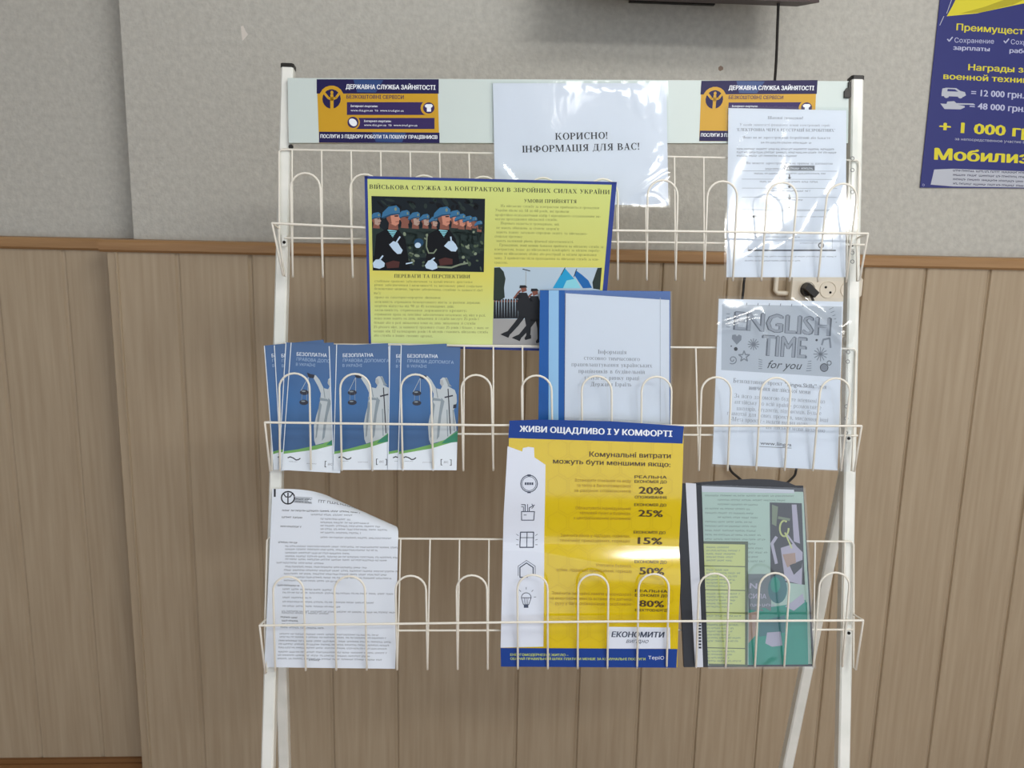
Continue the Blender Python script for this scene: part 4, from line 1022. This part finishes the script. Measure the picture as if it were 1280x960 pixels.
# icons: meter, boiler, window, house, lamp
s.crop(610, 510, 4.571)
s.arc(I_ic, 236, 424, 48, 48, 0, 360, 5, 2.4).arc(I_ic, 236, 424, 40, 40, 0, 360, 3, 2.4).rect(I_ic, 226, 372, 246, 382, 2.4).rect(I_ic, 226, 468, 246, 478, 2.4)
for i in range(4): s.rect(I_ic, 211+i*13, 417, 221+i*13, 431, 2.4)
s.line(I_ic, [(193, 584), (268, 584), (264, 634), (194, 634), (193, 584)], 5, 2.4).line(I_ic, [(192, 544), (214, 544), (214, 582)], 5, 2.4).line(I_ic, [(192, 556), (204, 556), (204, 582)], 4, 2.4).line(I_ic, [(238, 582), (238, 562), (268, 546)], 5, 2.4).line(I_ic, [(228, 582), (228, 542)], 4, 2.4).line(I_ic, [(252, 540), (262, 556), (252, 566)], 4, 2.4).rect(I_ic, 206, 602, 222, 606, 2.4)
s.line(I_ic, [(188, 704), (264, 704), (262, 790), (184, 790), (188, 704)], 6, 2.4).line(I_ic, [(226, 704), (224, 790)], 5, 2.4).line(I_ic, [(187, 736), (263, 736)], 4, 2.4)
for a in range(3): s.line(I_ic, [(164, 716+a*30), (176, 724+a*26)], 3, 2.4).line(I_ic, [(286, 716+a*30), (274, 724+a*26)], 3, 2.4)
s.crop(610, 670, 4.571)
s.line(I_ic, [(184, 228), (184, 172), (222, 146), (260, 172), (260, 218)], 6, 2.4).line(I_ic, [(184, 228), (228, 226)], 6, 2.4).line(I_ic, [(174, 218), (174, 164), (222, 132), (272, 164), (272, 218)], 3, 2.4)
s.arc(I_ic, 220, 344, 28, 28, 180, 360, 4, 2.4).line(I_ic, [(192, 344), (204, 384), (234, 384), (248, 344)], 4, 2.4).rect(I_ic, 206, 386, 232, 402, 2.4).line(I_ic, [(192, 344), (248, 344)], 4, 2.4)
for i in range(3): s.line(I_ic, [(208+i*11, 346), (212+i*8, 382)], 3, 2.4)
for a in (0, 45, 90, 135, 180): s.line(I_ic, [(220+44*math.cos(rad(a)), 340-44*math.sin(rad(a))), (220+56*math.cos(rad(a)), 340-56*math.sin(rad(a)))], 3, 2.4)
tag(s.build('energy_saving_poster', origin=base_of(c3)), 'glossy yellow energy saving poster with blue header and white icon column in the bottom basket', 'poster')

# ------------------------------------------------------------------ curled sheet in the bottom basket
px = [(340.5, 611), (499, 612), (494, 836), (330.5, 834)]
c3 = quadR(px, [.0075, .0075, .0155, .0155])
TL, TR, BR, BL = c3
cn = (TR-BL).normalized()
def curl(u, v):
    """flat, with the upper right corner flopping backwards over a slanting fold"""
    p = (BL*(1-u)+BR*u)*(1-v)+(TL*(1-u)+TR*u)*v
    W, H = (BR-BL).length, (TL-BL).length
    a, b = (.0*W, 1.0*H), (1.0*W, .69*H)             # the fold line, in sheet metres
    x, y = u*W, v*H
    dx, dy = b[0]-a[0], b[1]-a[1]; L = math.hypot(dx, dy); tx, ty = dx/L, dy/L; nx, ny = -ty, tx
    t = (x-a[0])*tx+(y-a[1])*ty; d = (x-a[0])*nx+(y-a[1])*ny
    U = (BR-BL).normalized(); V = (TL-BL).normalized()
    if d <= 0: return p, RN
    r = .022; th = min(d/r, 2.2); rest = max(0, d-2.2*r)
    o = r*math.sin(th)+rest*math.cos(th); z = -(r*(1-math.cos(th)))-rest*math.sin(th)
    f = p-U*(nx*d)-V*(ny*d)
    nn = RN*math.cos(th)+(U*nx+V*ny)*math.sin(th)
    return f+(U*nx+V*ny)*o+RN*z, nn
s = Sheet(c3, px, M_paper, surf=curl, split=.05, nu=30, nv=44, thick=.0003).crop(310, 590, 3.692)
y0 = 0
def pblur(x0, y0, x1, y1, h, k, m=I_grey): s.blur(m, x0, y0, x1, y1, h, k)
s.rect(I_black, 119, 78, 128, 114)
s.arc(I_black, 184, 118, 30, 28, 0, 360, 6).line(I_black, [(184, 146), (184, 96)], 6).line(I_black, [(164, 100), (174, 114), (194, 114), (204, 100)], 5)
s.poly(I_lgrey, [(210, 112), (294, 116), (294, 146), (210, 140)], .8); pblur(216, 126, 290, 130, 9, 1, I_black); pblur(216, 138, 290, 142, 9, 2, I_black)
pblur(322, 140, 520, 150, 20, 3, I_grey)
for i, (a, y, b) in enumerate([(158, 174, 520), (290, 192, 480), (156, 204, 250), (334, 212, 470), (334, 228, 560), (334, 243, 610), (150, 246, 246), (334, 258, 640), (334, 274, 520), (334, 296, 660),
     (140, 318, 228), (172, 336, 690), (172, 350, 600), (172, 366, 470), (172, 382, 690), (172, 396, 640), (132, 412, 358), (172, 430, 550), (166, 446, 690), (166, 462, 640), (166, 478, 660), (166, 494, 420),
     (136, 516, 240), (160, 534, 386), (160, 550, 680), (160, 572, 290), (160, 592, 580), (160, 612, 424), (156, 636, 680), (156, 644, 370), (150, 664, 232), (156, 680, 240), (156, 696, 450), (150, 712, 350),
     (146, 742, 600), (146, 756, 640), (142, 774, 660), (142, 790, 650), (140, 806, 640), (140, 826, 640), (138, 842, 560), (136, 858, 620), (280, 864, 330)]):
    pblur(a, y+5, b, y+7+(b-a)*.01, 10, i+10, I_black if (b-a < 110 or i == 0) else I_grey)
tag(s.build('information_notice', origin=base_of(c3)), 'white printed notice with its top right corner curled back in the bottom basket', 'paper sheet')

# ------------------------------------------------------------------ queue notice in a punched sleeve, top right
px = [(910.5, 135), (1058, 138), (1057, 346.5), (908, 346.5)]; ds = [.0105, .0105, .0175, .0175]
c3 = quadR(px, ds); t = root('registration_notice', base_of(c3), 'white notice with a flow chart of arrows in a crinkled punched sleeve at top right', 'paper sheet')
s = Sheet(c3, px, M_paper, thick=.0003).crop(840, 70, 4.267)
s.text(I_grey, 'Шановні громадяни!', 512, 336, 702, 338, 15, 'serif', 1).text(I_grey, 'У нашій зайнятості функціонує новий електронний сервіс', 362, 372, 846, 376, 13, 'serif', 0)
s.text(I_grey, '«ЕЛЕКТРОННА ЧЕРГА РЕЄСТРАЦІЇ БЕЗРОБІТНИХ»', 344, 400, 872, 404, 15, 'serif', 1)
s.text(I_grey, 'Якщо ви не зареєстрований безробітний або бажаєте', 376, 440, 846, 443, 14, 'serif', 1).blur(I_grey, 476, 466, 742, 468, 12, 2)
for i, (a, y, b) in enumerate([(346, 500, 876), (346, 518, 876), (346, 536, 680)]): s.blur(I_grey, a, y, b, y+2, 13, i+5)
s.text(I_grey, 'Ви можете зареєструватися на прийом за допомогою', 398, 576, 858, 579, 13, 'serif', 1)
s.rect(mat('dark_label_print', (110, 114, 120), .7, .2), 596, 584, 762, 610, 1).blur(M_paper, 606, 604, 754, 605, 14, 31, 2).blur(I_grey, 500, 606, 590, 607, 13, 9)
for i, y in enumerate((612, 656, 704, 752, 818)):
    s.line(I_lgrey, [(374, y), (880, y+2)], 3, 1)
    if i < 4: s.blur(I_grey, 440+i*30, y+18, 820-i*40, y+19, 11, i+40)
for y in (632, 680, 730, 740, 792): 
    if y != 730: s.line(I_black, [(628, y), (628, y+16)], 6, 1).poly(I_black, [(618, y+14), (638, y+14), (628, y+26)], 1)
s.crop(860, 220, 5.333)
s.line(I_lgrey, [(400, 228), (966, 232), (962, 490), (402, 490), (400, 228)], 4, 1).rect(I_black, 430, 262, 456, 278, 1).blur(I_black, 460, 272, 545, 272, 10, 3).blur(I_grey, 705, 274, 950, 274, 9, 4).blur(I_grey, 570, 298, 680, 298, 9, 5)
s.line(I_black, [(958, 250), (956, 330)], 5, 1).rect(I_black, 400, 492, 986, 500, 1).arc(I_black, 888, 462, 16, 16, 0, 360, 8, 1).blur(I_grey, 748, 450, 880, 450, 9, 6)
for i, (a, y, b) in enumerate([(436, 410, 746), (440, 388, 600), (400, 540, 990), (380, 568, 752), (516, 330, 545), (516, 355, 545)]): s.blur(I_grey, a, y, b, y+1, 11, i+60)
s.build('printed_sheet', t)
sleeve(t, [(907, 132), (1072, 134.5), (1071, 352), (905, 350)], [d+.0010 for d in ds], seed=11, amp=.0007,
       ridges=[(.20, .86, .05, .62, .05, .0016), (.47, .86, .42, .66, .045, .0022), (.40, .66, .33, .52, .05, .0018), (.73, .80, .68, .62, .022, .0014), (.92, .86, .80, .5, .05, .0024), (.84, .82, .76, .54, .02, .0012), (.74, .56, .60, .30, .07, .0028), (.60, .30, .36, .16, .05, .002), (.34, .24, .14, .12, .03, .0012), (.99, .9, .9, .6, .02, .0012), (.02, .95, .06, .7, .016, .001), (.05, .62, .02, .3, .02, .001)],
       holes=[(1065.5, y, .0125+.0055*(y-135)/212) for y in (198, 212.5, 240, 267, 281.5, 316, 327)])

# ------------------------------------------------------------------ English course notice in the middle basket
px = [(898.5, 373.5), (1054, 377), (1047, 588), (890.5, 580)]; ds = [.010, .010, .018, .018]
c3 = quadR(px, ds); t = root('english_course_notice', base_of(c3), 'white notice with hand-drawn English time heading in a clear punched sleeve', 'paper sheet')
s = Sheet(c3, px, M_paper, thick=.0003).crop(860, 340, 3.43)
I_pan = mat('grey_panel_print', (168, 175, 184), .7, .2); I_pen = mat('pencil_print', (116, 122, 132), .7, .2)
s.poly(I_pan, [(146, 138), (660, 148), (652, 452), (142, 420)], 1)
I_pen2 = mat('pencil_hatch_print', (142, 148, 158), .7, .2); I_pend = mat('pencil_outline_print', (92, 98, 108), .7, .2)
s.text(I_pend, 'ENGLISH', 196, 248, 606, 275, 82, bold=.06, layer=2).text(I_pen2, 'ENGLISH', 200, 246, 602, 273, 79, bold=.012, layer=3)
s.text(I_pend, 'TIME', 312, 358, 502, 370, 92, bold=.06, layer=2).text(I_pen2, 'TIME', 316, 356, 498, 368, 89, bold=.012, layer=3)
s.text(I_black, 'for you', 336, 412, 486, 418, 36, shear=.4, layer=2)
s.poly(I_pen, [(207, 312), (186, 286), (188, 270), (202, 268), (208, 276), (216, 268), (228, 274), (226, 292)], 2)
P = []
for k in range(11): rr = (24, 10)[k % 2]; P.append((238+rr*math.sin(k*math.pi/5), 362-rr*math.cos(k*math.pi/5)))
s.line(I_pen, P, 5, 2)
s.line(I_pen, [(190+(4+k*.9)*math.cos(k*.5), 376+(4+k*.9)*math.sin(k*.5)) for k in range(18)], 4, 2)
for cx, cy, rr in ((278, 310, 24), (566, 352, 30)):
    for a in range(0, 180, 30): s.line(I_pen, [(cx-rr*math.cos(rad(a)), cy-rr*math.sin(rad(a))), (cx+rr*math.cos(rad(a)), cy+rr*math.sin(rad(a)))], 4, 2)
s.ell(I_pen, 582, 410, 17, 17, 2).arc(I_black, 582, 410, 17, 17, 0, 360, 3, 2.5).arc(I_black, 604, 390, 9, 9, 0, 360, 3, 2).ell(I_black, 203, 330, 8, 8, 2).ell(I_black, 549, 292, 5, 5, 2).ell(I_black, 184, 318, 3, 3, 2)
s.line(I_pen, [(572, 312), (578, 290), (606, 284), (610, 324)], 8, 2)
for k in range(5): s.line(I_pen, [(604+k*7, 160+k*14), (622+k*4, 152+k*16)], 3, 2).line(I_pen, [(512-k*2, 384+k*10), (526, 382+k*10)], 3, 2).line(I_pen, [(300, 374+k*10), (314, 378+k*9)], 3, 2).line(I_pen, [(164, 180+k*14), (178, 180+k*14)], 3, 2)
for k in range(7): s.line(I_pen, [(200+k*48, 142+k), (202+k*48, 132+k)], 3, 2)
s.text(I_grey, 'Безкоштовний проект', 192, 474, 402, 488, 19, 'serif', 1).text(I_grey, '“Lingva.Skills”', 412, 489, 548, 499, 18, bold=.03).text(I_grey, 'для', 558, 500, 592, 502, 19, 'serif', 1).text(I_grey, 'вивчення англійської мови', 258, 504, 522, 524, 19, 'serif', 1)
for tx, a, y, b, y2 in (('За його допомогою будьте впевнені що', 196, 534, 586, 560), ('англійську по всій країні – розмовляйте', 196, 560, 570, 586), ('школярів, студентів, підприємців. Будьте', 206, 588, 570, 610), ('грамотні для нових проектів, мислення, інші', 166, 608, 600, 640), ('-Мета проекту – надати вміння щодо', 180, 634, 510, 656), ('англійської мови щоденно', 330, 668, 586, 684)): s.text(I_grey, tx, a, y+4, b, y2+4, 18, 'serif', 0)
s.text(I_black, 'www.lingva', 306, 740, 440, 748, 16, layer=1)
s.line(I_black, [(304, 748), (440, 755)], 2, 1)
s.build('printed_sheet', t)
sleeve(t, [(896.5, 370), (1070, 373), (1062, 590), (889, 583)], [d+.0010 for d in ds], seed=21, amp=.0014,
       ridges=[(.56, .99, .96, .74, .022, .005), (.02, .80, .30, .88, .02, .004), (.30, .88, .34, .76, .03, .004), (.98, .84, .88, .72, .03, .004), (.2, .4, .12, .1, .03, .002)],
       holes=[(1062-6*(y-373)/217, y, .012+.007*(y-373)/215) for y in (440, 452, 508, 523, 541)])

# ------------------------------------------------------------------ black report folder with a clear front, bottom right
M_fblk = mat('black_folder_plastic', (36, 38, 44), .4, .4)
M_fgrey = mat('grey_white_strip', (190, 194, 204), .4, .4)
px = [(844.5, 604), (1004, 607), (1018, 833), (855, 834)]; ds = [.0155, .0135, .0200, .0200]
dm = lambda k: [d+k for d in ds]
c3 = quadR(px, ds); t = root('report_folder', base_of(c3), 'black report folder with clear front, grey strip and pale green pages at bottom right', 'folder')
DK = [(844.5, 604), (1004, 607), (1018, 833), (855, 834)]
s = Sheet(quadR(px, dm(-.006)), px, M_fblk, thick=.0008, bend=lambda u, v: 0, nu=20, nv=8)
s.build('back_cover', t)
m = MB(); P = [R(x, y, .0085) for x, y in ((846, 606), (878, 602.5), (905, 600.5), (940, 598.5), (965, 599.5), (985, 603), (1000, 609))]
Q = [p-RN*.004-RV*.02 for p in P]; n = len(P)
m.add(P+[R(x, y+10, .0095) for x, y in ((846, 606), (878, 602.5), (905, 600.5), (940, 598.5), (965, 599.5), (985, 603), (1000, 609))]+[p-RN*.0012 for p in P],
      [(n+i, n+i+1, i+1, i) for i in range(n-1)]+[(i, i+1, 2*n+i+1, 2*n+i) for i in range(n-1)]+[(2*n+i, 2*n+i+1, n+i+1, n+i) for i in range(n-1)], M_fblk)
m.build('cover_flap', t)
M_pgreen = mat('pale_green_page', (166, 188, 178), .6, .3); M_pyel = mat('pale_yellow_table', (190, 198, 132), .6, .3); I_pg = mat('green_grey_ink', (112, 132, 124), .6, .2); M_polive = mat('olive_frame_print', (84, 96, 76), .6, .3)
Pteal = mat('photo_teal', (46, 140, 124), .5, .3); Pteal2 = mat('photo_teal_dark', (60, 112, 116), .5, .3); Plil = mat('photo_lilac', (170, 166, 184), .5, .3); Pgry = mat('photo_mid_grey', (108, 116, 120), .5, .3); Pdk = mat('photo_charcoal', (60, 62, 68), .5, .3)
pq = [(872, 612), (1004, 615), (1015, 830), (882, 832)]
s = Sheet(quadR(pq, dm(-.002)), pq, M_pgreen, thick=.003).crop(830, 590, 3.692)
s.poly(M_fgrey, [(170, 64), (600, 82), (602, 98), (172, 92)], 1)
for i in range(16):
    y = 112+i*20; x1 = 600 if i < 2 else (450 if i < 8 else 482)
    s.blur(I_pg, 190+(60 if i in (1, 2, 5) else 0), y, x1-(i*37 % 60), y+3, 10, 100+i)
s.poly(Pgry, [(388, 470), (500, 470), (496, 640), (392, 640)], .8)
s.poly(Pteal, [(392, 636), (660, 600), (666, 888), (392, 890)], .8).poly(Pteal, [(596, 606), (654, 590), (664, 880), (600, 886)], 1.4)
s.poly(Pdk, [(490, 140), (636, 144), (650, 520), (494, 500)], 1)
s.poly(Pc2, [(500, 150), (528, 160), (520, 250), (500, 240)], 1.5).poly(Plil, [(590, 150), (612, 150), (628, 330), (600, 320)], 1.5).poly(Plil, [(540, 350), (600, 330), (640, 370), (636, 520), (560, 500)], 1.5)
s.poly(Pf3, [(548, 380), (606, 372), (610, 420), (570, 440)], 2).poly(Pdk, [(580, 430), (640, 404), (636, 440), (600, 474)], 2)
s.arc(M_pyel, 556, 260, 20, 36, 0, 300, 8, 2).line(Pc2, [(530, 210), (580, 220)], 12, 2).line(M_pyel, [(560, 280), (590, 350)], 7, 2).line(Plil, [(520, 300), (500, 330), (520, 420)], 14, 1.6).line(Plil, [(570, 290), (620, 360)], 8, 2)
s.ell(Pteal2, 526, 540, 44, 66, 1.8).ell(Pteal, 516, 520, 22, 36, 2).poly(Plil, [(560, 620), (590, 600), (640, 560), (650, 600), (600, 640)], 1.9).poly(Plil, [(478, 740), (540, 736), (548, 800), (500, 806), (470, 790)], 2)
s.poly(Pf3, [(392, 650), (440, 640), (436, 740), (392, 790)], 1.4).poly(Pteal2, [(440, 690), (560, 660), (560, 740), (440, 760)], 1.4)
s.text(Plil, 'N', 398, 536, 430, 538, 26, bold=.04, layer=2.4).text(Plil, 'СИЛА', 392, 582, 474, 584, 22, bold=.03, layer=2.4).blur(Plil, 400, 620, 510, 620, 18, 7, 2.4)
s.poly(M_polive, [(180, 318), (390, 320), (388, 900), (206, 892)], 2.6).poly(M_pyel, [(182, 330), (376, 334), (376, 888), (204, 884)], 3)
for y in (432, 542, 646, 688, 810): s.line(M_polive, [(184, y), (376, y+4)], 4, 3.4)
k = 0
for a, b in ((336, 424), (440, 536), (550, 640), (652, 684), (694, 800), (816, 884)):
    y = a+14
    while y < b-4: s.blur(I_pg, 196, y, 300+((k*53) % 66), y+1, 10, 200+k, 3.4); y += 15; k += 1
s.build('printed_pages', t)
sq = [(844.5, 604), (877, 606), (885, 834), (855, 834)]
s = Sheet(quadR(sq, dm(.0006)), sq, M_fblk, thick=.0062); s.build('spine', t)
sq = [(857, 603.5), (870, 604.5), (879, 834), (869, 834)]
s = Sheet(quadR(sq, dm(.0012)), sq, M_fgrey, thick=.0008).crop(830, 590, 3.692)
for i, y in enumerate(range(730, 832, 12)): s.rect(I_black, 161, y, 173, y+7)
o = s.build('fastener_strip', t); o['label'] = 'grey-white fastener strip'
sleeve(t, [(877, 605.5), (1007, 610), (1020, 836), (885, 836)], dm(.0016), 'clear_cover', 31, .0006, ridges=[(.50, .05, .64, .09, .012, .003), (.80, .03, .92, .05, .012, .0025), (.75, .97, .95, .94, .02, .002)], nu=24, nv=36, m=M_cover)

# ------------------------------------------------------------------ mobilisation poster on the wall
M_wpos = mat('dark_blue_poster_paper', (48, 52, 112), .5, .3); I_wy = mat('lemon_print', (206, 196, 52), .5, .3); I_wl = mat('lavender_white_print', (178, 182, 208), .5, .3); I_wg = mat('poster_grey_print', (176, 180, 190), .5, .3); I_wyd = mat('lemon_shade_print', (170, 160, 40), .5, .3)
WY = -.002
TLp = (1182, -66); wp4 = [(1182, -66), (1392, -70), (1362, 236), (1150, 234.5)]
c3 = [on_y(x, y, WY-.002) for x, y in wp4]
s = Sheet(c3, wp4, M_wpos, thick=.0012, nrm=Vector((0, -1, 0))).crop(1040, 0, 4)
s.poly(I_wy, [(574, 66), (600, 20), (640, -60), (900, -120), (1300, -120), (1120, -30), (900, 14), (720, 52)], 1).poly(I_wyd, [(640, 52), (760, 20), (900, -30), (1060, -60), (900, 10), (740, 48)], 1.6)
s.line(I_wg, [(560, 66), (540, 110)], 3, 1).line(I_wg, [(574, 52), (600, -20)], 3, 1)
s.text(I_wy, 'Преимущества', 622, 134, 1010, 158, 33, bold=.03)
s.text(I_wl, 'Сохранение', 612, 194, 806, 200, 24).text(I_wl, 'зарплаты', 606, 230, 784, 238, 22, bold=.035)
s.text(I_wl, 'Сохранение', 890, 202, 1086, 210, 24).text(I_wl, 'рабочего', 884, 244, 1060, 252, 22, bold=.035)
for x, y in ((578, 178), (856, 186)): s.line(I_wl, [(x, y), (x+8, y+10), (x+24, y-10)], 6, 1)
s.text(I_wy, 'Награды за', 680, 332, 980, 345, 31, bold=.035).text(I_wy, 'военной техники', 558, 376, 1006, 398, 30, bold=.035)
# car and tank pictograms
s.poly(I_wg, [(548, 450), (552, 424), (572, 420), (620, 422), (640, 436), (662, 442), (668, 458), (656, 466), (548, 462)], 1).ell(I_wg, 572, 462, 12, 10, 1.3).ell(I_wg, 640, 464, 12, 10, 1.3).poly(M_wpos, [(578, 426), (614, 428), (630, 440), (576, 438)], 1.6)
s.poly(I_wg, [(542, 500), (572, 502), (576, 490), (610, 488), (620, 498), (706, 500), (706, 506), (626, 506), (660, 512), (662, 520), (640, 530), (562, 528)], 1)
s.text(I_wl, '= 12 000 грн.', 694, 460, 954, 474, 33, bold=.04).text(I_wl, '= 48 000 грн.', 686, 526, 960, 544, 33, bold=.04)
s.text(I_wy, '+ 1 000 грн.', 538, 644, 1080, 680, 56, bold=.05)
s.text(I_wg, 'за непосредственное участие в военных действиях', 612, 688, 1180, 716, 14)
s.text(I_wy, 'Мобилизация', 514, 790, 1226, 822, 60, bold=.055)
s.poly(I_wg, [(510, 842), (600, 838), (1240, 862), (1236, 942), (600, 932), (492, 922)], 1)
for i in range(4): s.blur(I_navy, 602, 852+i*23, 1200, 872+i*24, 14, i+300, 1.6)
s.text(I_wl, 'О', 452, 930, 462, 930, 12)
tag(s.build('mobilisation_poster', origin=base_of(c3)), 'dark blue and yellow mobilisation poster on the wallpaper at the right edge', 'poster')
